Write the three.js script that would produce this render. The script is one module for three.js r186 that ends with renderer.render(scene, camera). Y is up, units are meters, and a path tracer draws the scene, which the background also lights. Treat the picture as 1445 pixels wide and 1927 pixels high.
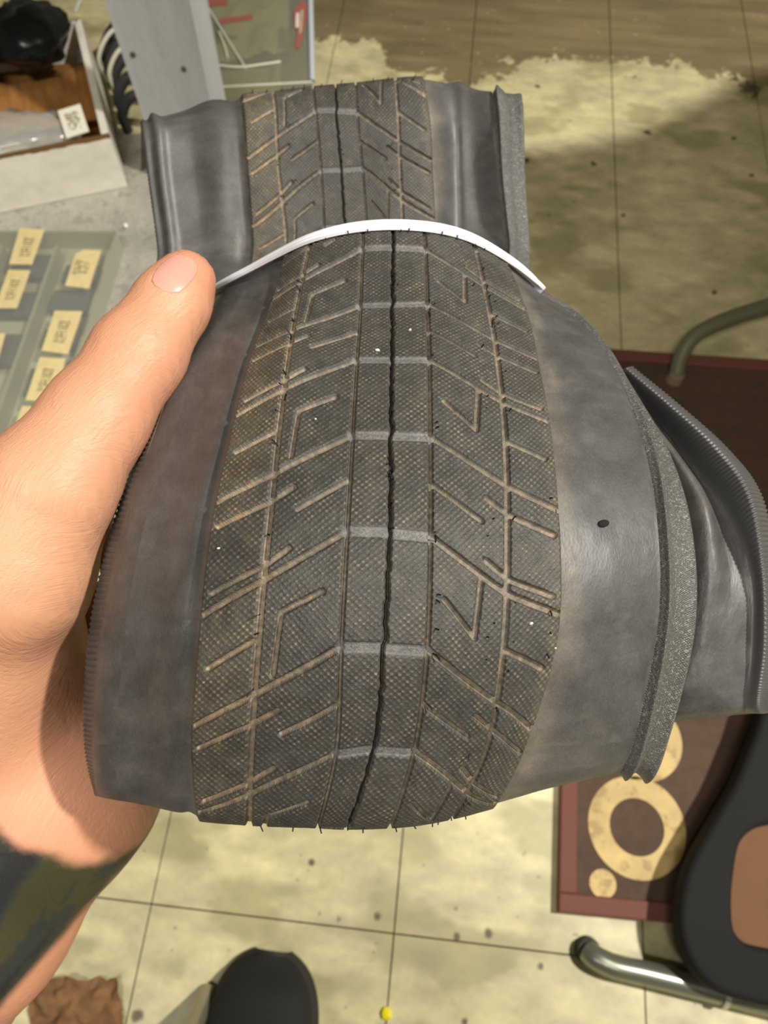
import * as THREE from 'three';
import { RoundedBoxGeometry } from 'three/addons/geometries/RoundedBoxGeometry.js';
import { mergeGeometries, mergeVertices } from 'three/addons/utils/BufferGeometryUtils.js';
import { RectAreaLightUniformsLib } from 'three/addons/lights/RectAreaLightUniformsLib.js';

// ------------------------------------------------------------------ camera, light, exposure
const W = 1445, H = 1927, FOV = 68, PITCH = THREE.MathUtils.degToRad(64.2), CAM_H = 1.06;
const scene = new THREE.Scene();
const camera = new THREE.PerspectiveCamera(FOV, W / H, 0.02, 30);
camera.position.set(0, CAM_H, 0);
camera.rotation.set(-PITCH, 0, 0);
camera.updateMatrixWorld(true);
camera.focus = 0.152; camera.userData.fStop = 30;
scene.add(camera);
const renderer = new THREE.WebGLRenderer({ antialias: true });
renderer.toneMapping = THREE.LinearToneMapping;
renderer.toneMappingExposure = 0.56;
renderer.shadowMap.enabled = true;
RectAreaLightUniformsLib.init();
const ROOM_H = 2.7;
// ceiling lamps: x, z, length along x, width along z, strength
const LAMPS = [
  [1.5, -0.2, 0.12, 0.12, 4000],
  [-0.35, 0.8, 1.2, 0.16, 130],
];

// ------------------------------------------------------------------ helpers
const FPX = (H / 2) / Math.tan(THREE.MathUtils.degToRad(FOV / 2));
const V3 = (x, y, z) => new THREE.Vector3(x, y, z);
const CR = V3(1, 0, 0), CU = V3(0, Math.cos(PITCH), -Math.sin(PITCH)), CF = V3(0, -Math.sin(PITCH), -Math.cos(PITCH));
// a pixel and a distance along the lens axis (metres) -> world point
const at = (px, py, d) => V3(0, CAM_H, 0).addScaledVector(CR, (px - W / 2) * d / FPX).addScaledVector(CU, -(py - H / 2) * d / FPX).addScaledVector(CF, d);
// a pixel on a horizontal plane at height h -> world point
function onPlane(px, py, h = 0) {
  const dir = at(px, py, 1).sub(V3(0, CAM_H, 0));
  const k = (h - CAM_H) / dir.y;
  return V3(0, CAM_H, 0).addScaledVector(dir, k);
}
let seed = 12345;
const rnd = () => { seed = (seed * 1664525 + 1013904223) >>> 0; return seed / 4294967296; };
function hash3(x, y, z) { let h = Math.imul(x, 374761393) ^ Math.imul(y, 668265263) ^ Math.imul(z, 1274126177); h = Math.imul(h ^ (h >>> 13), 1274126177); h ^= h >>> 16; return (h >>> 0) / 4294967296; }
const PERM = new Uint8Array(512), PVAL = new Float32Array(256);
{ let q = 987654321; const r = () => { q = (Math.imul(q, 1664525) + 1013904223) >>> 0; return q / 4294967296; }; const a = [...Array(256).keys()]; for (let i = 255; i > 0; i--) { const k = Math.floor(r() * (i + 1)); [a[i], a[k]] = [a[k], a[i]]; } for (let i = 0; i < 512; i++) PERM[i] = a[i & 255]; for (let i = 0; i < 256; i++) PVAL[i] = r(); }
function noise(x, y, z = 0) {
  const X = Math.floor(x), Y = Math.floor(y), Z = Math.floor(z); let u = x - X, v = y - Y, w = z - Z;
  u = u * u * (3 - 2 * u); v = v * v * (3 - 2 * v);
  const x0 = PERM[X & 255], x1 = PERM[(X + 1) & 255], Y0 = Y & 255, Y1 = (Y + 1) & 255, a = PERM[x0 + Y0], b = PERM[x1 + Y0], c = PERM[x0 + Y1], d = PERM[x1 + Y1], Z0 = Z & 255;
  let p = PVAL[PERM[a + Z0]], q = PVAL[PERM[b + Z0]], r = PVAL[PERM[c + Z0]], t = PVAL[PERM[d + Z0]];
  p += (q - p) * u; r += (t - r) * u; const f0 = p + (r - p) * v;
  if (w === 0) return f0;
  w = w * w * (3 - 2 * w); const Z1 = (Z + 1) & 255;
  p = PVAL[PERM[a + Z1]]; q = PVAL[PERM[b + Z1]]; r = PVAL[PERM[c + Z1]]; t = PVAL[PERM[d + Z1]];
  p += (q - p) * u; r += (t - r) * u; return f0 + (p + (r - p) * v - f0) * w;
}
function fbm(x, y, z = 0, o = 4) { const flat = Number.isInteger(z); let s = 0, a = 0.5, t = 0; for (let i = 0; i < o; i++) { s += a * noise(x, y, z); t += a; a *= 0.5; x *= 2.03; y *= 2.03; z = flat ? z + 17 : z * 2.03; } return s / t; }
const clamp = (x, a = 0, b = 1) => Math.min(b, Math.max(a, x));
const sstep = (a, b, x) => { const t = clamp((x - a) / (b - a)); return t * t * (3 - 2 * t); };
const mix = (a, b, t) => a + (b - a) * t;
const lin = (c) => { c /= 255; return c <= 0.04045 ? c / 12.92 : ((c + 0.055) / 1.055) ** 2.4; };
// texture from f(u, v) -> [r, g, b] in sRGB 0..255
function tex(w, h, f, srgb = true, wrap = true) {
  const d = new Uint8Array(w * h * 4);
  for (let j = 0; j < h; j++) for (let i = 0; i < w; i++) {
    const c = f((i + 0.5) / w, (j + 0.5) / h), k = (j * w + i) * 4;
    d[k] = clamp(c[0], 0, 255); d[k + 1] = clamp(c[1], 0, 255); d[k + 2] = clamp(c[2], 0, 255); d[k + 3] = 255;
  }
  const t = new THREE.DataTexture(d, w, h);
  t.magFilter = THREE.LinearFilter; t.minFilter = THREE.LinearMipmapLinearFilter; t.generateMipmaps = true;
  if (wrap) t.wrapS = t.wrapT = THREE.RepeatWrapping;
  if (srgb) t.colorSpace = THREE.SRGBColorSpace;
  t.needsUpdate = true;
  return t;
}
const std = (color, roughness = 0.8, more = {}) => new THREE.MeshStandardMaterial({ color, roughness, metalness: 0, side: THREE.DoubleSide, ...more });
const phys = (color, roughness = 0.8, more = {}) => new THREE.MeshPhysicalMaterial({ color, roughness, metalness: 0, side: THREE.DoubleSide, ...more });

const used = {};
function numbered(n) { if (!(n in used)) { used[n] = 0; return n; } used[n]++; return n + '_' + String(used[n]).padStart(3, '0'); }
function thing(name, label, category, pos = V3(0, 0, 0), group) {
  const o = new THREE.Group(); o.name = numbered(name); o.position.copy(pos); o.userData = { label, category };
  if (group) o.userData.group = group;
  scene.add(o); return o;
}
// one mesh from world-space geometry, under parent (kept at the parent's own origin)
function part(name, geo, mat, parent, label) {
  const o = parent; let p = V3(0, 0, 0);
  for (let q = o; q && q !== scene; q = q.parent) p.add(q.position);
  const g = Array.isArray(geo) ? mergeGeometries(geo.map(strip)) : geo;
  g.translate(-p.x, -p.y, -p.z);
  const m = new THREE.Mesh(g, mat); m.name = name; m.castShadow = m.receiveShadow = true;
  if (label) m.userData.label = label;
  parent.add(m); return m;
}
function strip(g) { const k = g.index ? g.toNonIndexed() : g; for (const a of Object.keys(k.attributes)) if (!['position', 'normal', 'uv'].includes(a)) k.deleteAttribute(a); return k; }
function structure(name, geo, mat, label, category) {
  const m = new THREE.Mesh(geo, mat); m.name = name; m.castShadow = m.receiveShadow = true;
  m.userData = { kind: 'structure', label, category }; scene.add(m); return m;
}
function box(x0, y0, z0, x1, y1, z1, r = 0) {
  const g = r ? new RoundedBoxGeometry(x1 - x0, y1 - y0, z1 - z0, 2, r) : new THREE.BoxGeometry(x1 - x0, y1 - y0, z1 - z0);
  return g.translate((x0 + x1) / 2, (y0 + y1) / 2, (z0 + z1) / 2);
}
// prism over a polygon of floor-plane points [x, z], from y0 to y1
function prism(pts, y0, y1, bevel = 0) {
  const s = new THREE.Shape(pts.map((p) => new THREE.Vector2(p.x, -p.z)));
  const g = new THREE.ExtrudeGeometry(s, { depth: y1 - y0 - 2 * bevel, bevelEnabled: bevel > 0, bevelSize: bevel, bevelThickness: bevel, bevelOffset: -bevel, bevelSegments: 2, steps: 1, curveSegments: 40 });
  return g.rotateX(-Math.PI / 2).translate(0, y0 + bevel, 0);
}
function tube(pts, r, seg = 60, rad = 14, closed = false) { return new THREE.TubeGeometry(new THREE.CatmullRomCurve3(pts, closed, 'centripetal'), seg, r, rad, closed); }
// an indexed grid of points
function gridGeo(nu, nv, f, uvf) {
  const pos = new Float32Array(nu * nv * 3), uv = new Float32Array(nu * nv * 2), idx = [];
  for (let i = 0; i < nu; i++) for (let j = 0; j < nv; j++) {
    const p = f(i, j), k = i * nv + j; pos[k * 3] = p.x; pos[k * 3 + 1] = p.y; pos[k * 3 + 2] = p.z;
    const q = uvf ? uvf(i, j) : [j / (nv - 1), i / (nu - 1)]; uv[k * 2] = q[0]; uv[k * 2 + 1] = q[1];
  }
  for (let i = 0; i < nu - 1; i++) for (let j = 0; j < nv - 1; j++) { const a = i * nv + j; idx.push(a, a + 1, a + nv, a + 1, a + nv + 1, a + nv); }
  const g = new THREE.BufferGeometry();
  g.setAttribute('position', new THREE.BufferAttribute(pos, 3)); g.setAttribute('uv', new THREE.BufferAttribute(uv, 2)); g.setIndex(idx);
  g.computeVertexNormals(); return g;
}

// ------------------------------------------------------------------ the room
const GRID_YAW = -THREE.MathUtils.degToRad(6.1), TILE = 0.3027;
const G1 = V3(Math.sin(-GRID_YAW), 0, -Math.cos(GRID_YAW)), G2 = V3(Math.cos(GRID_YAW), 0, Math.sin(-GRID_YAW)); // away, right
const G0 = onPlane(741, 1757);                                   // a corner where four tiles meet
const tileXZ = (a, b) => V3(G0.x, 0, G0.z).addScaledVector(G2, a * TILE).addScaledVector(G1, b * TILE);
const tileAB = (p) => { const d = p.clone().sub(G0); return [d.dot(G2) / TILE, d.dot(G1) / TILE]; };
{
  // worn outline of the cream finish, read off the photograph and laid on the floor
  const worn = [[560, 70], [612, 72], [660, 78], [715, 80], [728, 120], [745, 140], [800, 142], [850, 160], [893, 170], [915, 150], [950, 132], [985, 118], [1030, 112], [1075, 104], [1120, 112], [1150, 122], [1180, 128], [1230, 122], [1285, 122], [1310, 140], [1345, 150], [1390, 150], [1445, 170], [1600, 200]].map(([x, y]) => tileAB(onPlane(x, y)));
  const wornAt = (a) => { for (let i = 0; i < worn.length - 1; i++) if (a >= worn[i][0] && a < worn[i + 1][0]) return mix(worn[i][1], worn[i + 1][1], (a - worn[i][0]) / (worn[i + 1][0] - worn[i][0])); return a < worn[0][0] ? worn[0][1] + 0.3 * (worn[0][0] - a) : worn.at(-1)[1]; };
  const A0 = -6, A1 = 6, B0 = -3, B1 = 9, N = 1536;
  const spots = [[1010, 163, 7], [1218, 250, 9], [1380, 260, 7], [1117, 308, 7], [1172, 405, 5], [1345, 550, 7], [709, 1723, 8], [859, 1765, 7], [919, 1757, 8], [260, 1912, 12], [587, 1624, 6], [1015, 1818, 6], [875, 1922, 8], [1413, 330, 6], [990, 302, 8], [1412, 168, 24], [1385, 150, 12]].map(([x, y, r]) => { const c = tileAB(onPlane(x, y)), e = tileAB(onPlane(x + r, y)); return [c[0], c[1], Math.hypot(e[0] - c[0], e[1] - c[1])]; });
  const map = tex(N, N, (u, v) => {
    const a = mix(A0, A1, u), b = mix(B0, B1, v);
    const n1 = fbm(a * 1.6, b * 1.6, 1), n2 = fbm(a * 7, b * 16, 2), n3 = noise(a * 60, b * 60, 5);
    let c = [198, 189, 146];
    const k = 1 + (n1 - 0.5) * 0.2 + (n2 - 0.5) * 0.3 + (n3 - 0.5) * 0.05; c = c.map((x) => x * k);
    // greenish smudges of ground-in dirt
    const d = sstep(0.56, 0.74, fbm(a * 3.2 + 9, b * 4.5, 7)); c = [mix(c[0], 150, d * 0.55), mix(c[1], 143, d * 0.55), mix(c[2], 100, d * 0.55)];
    // finish worn off down to brown boards of dirt, with a ragged edge
    const e = b - wornAt(a) + (fbm(a * 9, b * 9, 3) - 0.5) * 0.34 + (fbm(a * 30, b * 30, 4) - 0.5) * 0.22;
    const w = sstep(-0.02, 0.05, e);
    if (w > 0) { const st = fbm(a * 2.5 + 1.5 * fbm(a * 2, b * 2, 8), b * 14, 6), g = [mix(104, 150, st), mix(93, 134, st), mix(66, 96, st)]; c = c.map((x, i) => mix(x, g[i], w * 0.95)); }
    const fl = fbm(a * 22, b * 22, 11); if (w > 0.5 && fl > 0.86) c = [196, 184, 140];
    for (const [sa, sb, r] of spots) { const q = Math.hypot(a - sa, (b - sb) * 0.9) + (noise(a * 40, b * 40, 9) - 0.5) * r * 0.9; if (q < r) { const t = 0.75 * sstep(r, r * 0.4, q); c = [mix(c[0], 62, t), mix(c[1], 52, t), mix(c[2], 34, t)]; } }
    if (fbm(a * 26 + 4, b * 26, 12) > 0.86) c = c.map((x) => x * 0.72);
    return c;
  });
  const mat = std(0xffffff, 0.42, { map });
  const uvOf = (g) => { const p = g.attributes.position, uv = g.attributes.uv; for (let i = 0; i < p.count; i++) { const [a, b] = tileAB(V3(p.getX(i), 0, p.getZ(i))); uv.setXY(i, (a - A0) / (A1 - A0), (b - B0) / (B1 - B0)); } return g; };
  const floor = structure('floor', box(-2.6, -0.1, -3.0, 2.6, -0.004, 3.2), std(new THREE.Color().setRGB(0.055, 0.045, 0.025), 0.9), 'cream vinyl tiled workshop floor with worn brown patch', 'floor');
  const gap = 0.0011;
  for (let i = -9; i < 10; i++) for (let j = -6; j < 10; j++) {
    const pts = [tileXZ(i, j), tileXZ(i + 1, j), tileXZ(i + 1, j + 1), tileXZ(i, j + 1)];
    const c = tileXZ(i + 0.5, j + 0.5); if (Math.abs(c.x) > 2.3 || c.z < -2.7 || c.z > 1.5) continue;
    const s = pts.map((p) => p.clone().addScaledVector(c.clone().sub(p), gap / (TILE * 0.7071)));
    part('tile', uvOf(prism(s, -0.004, (hash3(i, j, 3) - 0.5) * 0.0004, 0.0006)), mat, floor);
  }
  const wallM = std(0x857f70, 0.9), ceilM = std(0xa8a498, 0.9);
  structure('wall_back', box(-2.6, -0.1, -3.1, 2.6, ROOM_H, -3.0), wallM, 'plain cream workshop wall beyond the shelf', 'wall');
  structure('wall_front', box(-2.6, -0.1, 3.2, 2.6, ROOM_H, 3.3), wallM, 'plain cream workshop wall behind the sitting person', 'wall');
  structure('wall_left', box(-2.7, -0.1, -3.1, -2.6, ROOM_H, 3.3), wallM, 'plain cream workshop wall on the carton side', 'wall');
  structure('wall_right', box(2.6, -0.1, -3.1, 2.7, ROOM_H, 3.3), wallM, 'plain cream workshop wall on the stool side', 'wall');
  structure('ceiling', box(-2.7, ROOM_H, -3.1, 2.7, ROOM_H + 0.1, 3.3), ceilM, 'white workshop ceiling above the lamps', 'ceiling');
}
LAMPS.forEach(([x, z, lx, lz, k], i) => {
  const t = thing('ceiling_lamp', ['compact square ceiling lamp above the added shade slab', 'long ceiling tube lamp above the sitting person'][i], 'lamp', V3(x, ROOM_H - 0.06, z));
  part('housing', box(x - lx / 2 - 0.03, ROOM_H - 0.06, z - lz / 2 - 0.03, x + lx / 2 + 0.03, ROOM_H, z + lz / 2 + 0.03, 0.008), std(0xe6e6e2, 0.5), t);
  part('diffuser', box(x - lx / 2, ROOM_H - 0.07, z - lz / 2, x + lx / 2, ROOM_H - 0.0605, z + lz / 2, 0.003), std(0xffffff, 0.6, { emissive: new THREE.Color().setRGB(1, 0.93, 0.8), emissiveIntensity: 3 }), t);
  const l = new THREE.RectAreaLight(new THREE.Color().setRGB(1, 0.96, 0.88), k, lx, lz);
  l.position.set(x, ROOM_H - 0.075, z); l.lookAt(x, 0, z); scene.add(l);
});

// unseen top added and shaped to cast the floor shade behind the stool
{
  const R = V3(LAMPS[0][0], ROOM_H - 0.075, LAMPS[0][1]), HB = 0.9;
  const under = (px, py) => { const f = onPlane(px, py), k = HB / R.y; return f.clone().lerp(R, k); };
  const edge = [[760, 320], [985, 298], [1165, 276], [1250, 240], [1410, 160]].map(([x, y]) => under(x, y));
  const near = under(760, 1330), t = thing('shade_slab', 'unseen slab added to shade the floor beyond the stool', 'shade_slab', V3(1.5, 0, -0.7));
  const top = [near, ...edge, V3(2.58, 0, -1.6), V3(2.58, 0, near.z)].reverse().map((p) => V3(p.x, 0, p.z));
  part('top', prism(top, HB, HB + 0.03), std(0x7a6248, 0.7), t);
  for (const [x, z] of [[1.35, near.z - 0.08], [1.35, -1.0], [2.45, near.z - 0.08], [2.45, -1.4]]) part('leg', box(x - 0.03, 0.001, z - 0.03, x + 0.03, HB - 0.001, z + 0.03, 0.004), std(0x5b5b58, 0.6), t);
}

// ------------------------------------------------------------------ the folded tyre
const PITCH_MM = 22.6;                                            // one tread bar to the next
// columns across the band: distance from the tread's centre in mm
const COLS = [-79, -69, -52, -36, -24, -8, 0, 8, 24, 35.5, 48, 61, 67, 73];
//            bead  left  mid  treadL ... centre ... treadR mid bead bead bead
const ROWS = [];                                                  // { s: bars along the band, p: world points }
{
  const row = (s, list) => ROWS.push({ s, px: list });
  const shift = (list, dx, dy, dz) => list.map(([x, y, z]) => [x + dx, y + dy, z + dz]);
  const bottom = [[178, 1490, 0.212], [183, 1497, 0.197], [270, 1513, 0.186], [372, 1533, 0.178], [470, 1541, 0.174], [600, 1546, 0.170], [655, 1548, 0.169], [735, 1546, 0.170], [850, 1531, 0.173], [930, 1511, 0.178], [1050, 1480, 0.182], [1163, 1457, 0.186], [1195, 1460, 0.188], [1226, 1462, 0.192]];
  row(-3.6, shift(bottom, 0, -190, 0.062));
  row(-2.0, shift(bottom, 0, -45, 0.034));
  row(-0.95, bottom);
  row(0, [[158, 1395, 0.199], [176, 1400, 0.186], [265, 1400, 0.175], [362, 1400, 0.164], [475, 1400, 0.157], [632, 1412, 0.154], [703, 1404, 0.153], [778, 1408, 0.154], [912, 1405, 0.157], [985, 1405, 0.161], [1095, 1400, 0.167], [1192, 1395, 0.173], [1222, 1400, 0.175], [1250, 1402, 0.181]]);
  row(1, [[166, 1198, 0.189], [190, 1200, 0.176], [282, 1200, 0.164], [376, 1205, 0.154], [490, 1200, 0.1475], [642, 1215, 0.144], [722, 1216, 0.1435], [802, 1220, 0.144], [943, 1220, 0.147], [1045, 1200, 0.152], [1145, 1190, 0.157], [1237, 1180, 0.163], [1270, 1185, 0.164], [1302, 1190, 0.171]]);
  row(2, [[208, 1000, 0.192], [230, 1000, 0.179], [312, 1000, 0.167], [400, 990, 0.157], [510, 990, 0.150], [653, 1003, 0.1465], [733, 1006, 0.146], [808, 1012, 0.1465], [951, 1015, 0.1495], [1050, 1005, 0.1545], [1147, 1000, 0.159], [1238, 1000, 0.165], [1268, 1002, 0.166], [1298, 1005, 0.173]]);
  row(3, [[270, 815, 0.206], [290, 815, 0.193], [365, 820, 0.181], [437, 820, 0.170], [527, 815, 0.163], [663, 825, 0.1595], [735, 826, 0.159], [808, 828, 0.1595], [948, 835, 0.163], [1036, 830, 0.1675], [1118, 830, 0.172], [1212, 840, 0.178], [1234, 852, 0.180], [1256, 865, 0.188]]);
  row(4, [[330, 680, 0.218], [343, 678, 0.207], [410, 680, 0.196], [472, 682, 0.186], [545, 675, 0.178], [671, 684, 0.1745], [737, 684, 0.174], [806, 683, 0.1745], [935, 700, 0.178], [1015, 705, 0.183], [1085, 702, 0.188], [1166, 715, 0.195], [1176, 728, 0.199], [1186, 746, 0.207]]);
  row(5, [[388, 593, 0.230], [398, 590, 0.219], [450, 590, 0.209], [507, 590, 0.199], [560, 585, 0.191], [678, 582, 0.1875], [738, 580, 0.187], [803, 578, 0.1875], [918, 595, 0.192], [995, 610, 0.199], [1055, 620, 0.205], [1118, 635, 0.212], [1123, 645, 0.217], [1127, 655, 0.223]]);
  row(5.75, [[414, 556, 0.241], [423, 552, 0.230], [475, 537, 0.219], [528, 522, 0.209], [575, 512, 0.201], [681, 502, 0.1965], [739, 500, 0.196], [800, 502, 0.1965], [902, 520, 0.203], [972, 545, 0.211], [1020, 565, 0.219], [1068, 585, 0.227], [1072, 592, 0.231], [1075, 600, 0.236]]);
  const ridge = [[405, 556, 0.248], [412, 549, 0.238], [478, 514, 0.228], [538, 482, 0.217], [588, 459, 0.209], [684, 437, 0.2045], [740, 434, 0.204], [797, 437, 0.2045], [888, 460, 0.211], [950, 496, 0.220], [988, 525, 0.227], [1010, 548, 0.234], [1013, 556, 0.239], [1016, 562, 0.243]];
  row(6.4, ridge);
  row(6.95, shift(ridge, 0, -11, 0.010));
  row(7.9, shift(ridge, 0, 22, 0.028));
  row(9.0, shift(ridge, 0, 90, 0.044));
  const low = [[305, 468, 0.318], [297, 470, 0.303], [385, 455, 0.301], [475, 450, 0.298], [538, 440, 0.297], [610, 430, 0.298], [648, 428, 0.298], [690, 428, 0.298], [757, 430, 0.298], [818, 435, 0.301], [868, 440, 0.311], [952, 450, 0.303], [975, 458, 0.301], [993, 474, 0.306]];
  row(10.1, shift(low, 0, 62, -0.004));
  row(11, low);
  row(12, [[288, 338, 0.316], [280, 340, 0.301], [370, 330, 0.299], [466, 325, 0.294], [524, 320, 0.294], [604, 322, 0.295], [642, 321, 0.295], [682, 318, 0.295], [752, 318, 0.294], [812, 325, 0.297], [864, 330, 0.309], [940, 330, 0.300], [963, 333, 0.298], [986, 338, 0.303]]);
  row(13, [[276, 240, 0.314], [268, 242, 0.300], [360, 220, 0.298], [458, 210, 0.292], [518, 208, 0.292], [594, 212, 0.293], [633, 212, 0.293], [672, 214, 0.293], [748, 213, 0.293], [806, 218, 0.295], [860, 222, 0.306], [930, 220, 0.299], [958, 220, 0.297], [985, 222, 0.301]]);
  const topEdge = [[274, 229, 0.318], [266, 231, 0.304], [350, 210, 0.302], [455, 187, 0.296], [515, 182, 0.296], [590, 176, 0.297], [632, 173, 0.297], [670, 171, 0.297], [745, 164, 0.297], [798, 163, 0.299], [856, 172, 0.308], [926, 181, 0.303], [953, 179, 0.301], [984, 200, 0.306]];
  row(13.38, topEdge);
  row(14.4, shift(topEdge, 0, 14, 0.024));
  row(16, shift(topEdge, 0, 90, 0.05));
  for (const r of ROWS) r.p = r.px.map(([x, y, z]) => at(x, y, z));
}
// cubic through points at uneven knots
function hermite(knots, get, x) {
  const n = knots.length; let i = 0; while (i < n - 2 && x > knots[i + 1]) i++;
  const h = knots[i + 1] - knots[i], t = (x - knots[i]) / h, t2 = t * t, t3 = t2 * t;
  const p0 = get(i), p1 = get(i + 1), pa = i > 0 ? get(i - 1) : null, pb = i < n - 2 ? get(i + 2) : null;
  const h0 = pa ? knots[i] - knots[i - 1] : 1, h1 = pb ? knots[i + 2] - knots[i + 1] : 1;
  const c0 = 2 * t3 - 3 * t2 + 1, c1 = -2 * t3 + 3 * t2, e0 = h * (t3 - 2 * t2 + t), e1 = h * (t3 - t2);
  const one = (k) => { const d = (p1[k] - p0[k]) / h, m0 = pa ? ((p0[k] - pa[k]) / h0 * h + d * h0) / (h0 + h) : d, m1 = pb ? (d * h1 + (pb[k] - p1[k]) / h1 * h) / (h1 + h) : d; return c0 * p0[k] + e0 * m0 + c1 * p1[k] + e1 * m1; };
  return V3(one('x'), one('y'), one('z'));
}
const SK = ROWS.map((r) => r.s);
const rowPoints = (s) => COLS.map((_, c) => hermite(SK, (i) => ROWS[i].p[c], s));
const onBand = (s, v) => { const q = rowPoints(s); return hermite(COLS, (i) => q[i], v); };
function bandNormal(s, v) {
  const a = onBand(s + 0.02, v).sub(onBand(s - 0.02, v)), b = onBand(s, v + 0.3).sub(onBand(s, v - 0.3));
  return b.cross(a).normalize();                                  // outward, the tread side
}
// a patch of the band: s and v samples, height (mm) along the outward normal
function bandPatch(ss, vs, height, uvf) {
  const base = []; const q = ss.map(rowPoints);
  for (let i = 0; i < ss.length; i++) { const r = []; for (const v of vs) r.push(hermite(COLS, (k) => q[i][k], v)); base.push(r); }
  const n = (i, j) => { const a = base[Math.min(i + 1, ss.length - 1)][j].clone().sub(base[Math.max(i - 1, 0)][j]), b = base[i][Math.min(j + 1, vs.length - 1)].clone().sub(base[i][Math.max(j - 1, 0)]); return b.cross(a).normalize(); };
  return gridGeo(ss.length, vs.length, (i, j) => { const h = height(ss[i], vs[j]); return h ? base[i][j].clone().addScaledVector(n(i, j), h / 1000) : base[i][j]; }, (i, j) => uvf(ss[i], vs[j]));
}
const range = (a, b, step) => { const n = Math.max(1, Math.round((b - a) / step)), o = []; for (let i = 0; i <= n; i++) o.push(a + (b - a) * i / n); return o; };

// tread pattern: grooves as segments over a repeat of two bars; v in mm, s in bars (upwards)
const SEG = [];                                                   // [v0, s0, v1, s1, half width mm, depth mm, kind]
{
  const g = (pts, hw, d, kind = 0) => { for (let i = 0; i < pts.length - 1; i++) SEG.push([...pts[i], ...pts[i + 1], hw, d, kind]); };
  for (const m of [-1, 1]) {
    g([[8 * m, -1], [8 * m, 3]], 0.38, 1.1);
    g([[24 * m, -1], [24 * m, 3]], 0.62, 1.0);
    for (const k of [0, 1]) g([[8 * m, k], [24 * m, k - 0.5], [35 * m, k - 0.78]], 0.66, 1.0);
    // stubs that cross the outer groove into the shoulder (below bar 2 = 0, region A is 1..2, B is 0..1)
    g([[19.5 * m, 1.80], [24 * m, 1.63], [33.5 * m, 1.40]], 0.6, 0.95);
    g([[19.5 * m, 0.38], [24 * m, 0.22], [34 * m, -0.02]], 0.6, 0.95);
    g([[24 * m, 1.0], [33 * m, 0.76]], 0.6, 0.95);
    // free stub from the inner groove in region B
    g([[8 * m, 0.5], [18.5 * m, 0.16]], 0.56, 0.95);
  }
  g([[11, 1.44], [17.6, 1.12], [18.6, 1.65]], 0.56, 0.95);          // hooks in region A
  g([[-12, 1.46], [-20, 1.24], [-20.8, 0.7]], 0.56, 0.95);
  for (const k of [0, 1, 2]) { g([[-8, k], [0, k]], 1.1, 0.4, 1); g([[0, k - 0.01], [8, k - 0.01]], 1.1, 0.4, 1); }
  g([[0, -1], [0, 3]], 0.36, 1.7, 2);
}
const TV = 38, TW = 1216, TH = 720;                               // pattern field: 76 mm by two bars
const field = new Float32Array(TW * TH), barField = new Float32Array(TW * TH);
for (let j = 0; j < TH; j++) for (let i = 0; i < TW; i++) {
  const v = mix(-TV, TV, (i + 0.5) / TW), s = 2 * (j + 0.5) / TH; let d = 0, bar = 0;
  const wob = (noise(s * 14, 3.3) - 0.5) * 0.5;
  for (const [v0, s0, v1, s1, hw, dep, kind] of SEG) for (const off of (kind === 2 || s0 === -1) ? [0] : [-2, 0, 2]) {
    const ax = v0, ay = (s0 + off) * PITCH_MM, bx = v1, by = (s1 + off) * PITCH_MM, px = v - (kind === 2 ? wob : 0), py = s * PITCH_MM;
    if (py < Math.min(ay, by) - 3 || py > Math.max(ay, by) + 3) continue;
    const ex = bx - ax, ey = by - ay, t = clamp(((px - ax) * ex + (py - ay) * ey) / (ex * ex + ey * ey));
    const q = Math.sqrt((px - ax - ex * t) ** 2 + (py - ay - ey * t) ** 2), k = sstep(hw + 0.16, hw - 0.16, q);
    if (k * dep > d) d = k * dep; if (kind === 1) bar = Math.max(bar, k);
  }
  field[j * TW + i] = d; barField[j * TW + i] = bar;
}
function groove(s, v) {
  if (v <= -TV + 0.1 || v >= TV - 0.1) return 0;
  const x = (v + TV) / (2 * TV) * TW - 0.5, m = ((s % 2) + 2) % 2, y = m / 2 * TH - 0.5;
  const x0 = clamp(Math.floor(x), 0, TW - 2), y0 = Math.floor(y), fx = x - x0, fy = y - y0, ya = (y0 + TH) % TH, yb = (y0 + 1) % TH;
  return mix(mix(field[ya * TW + x0], field[ya * TW + x0 + 1], fx), mix(field[yb * TW + x0], field[yb * TW + x0 + 1], fx), fy);
}
const tyre = thing('folded_tyre', 'folded black bicycle tyre with dusty grooved tread, bundled in white strap', 'tyre', at(700, 1000, 0.2));
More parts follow.
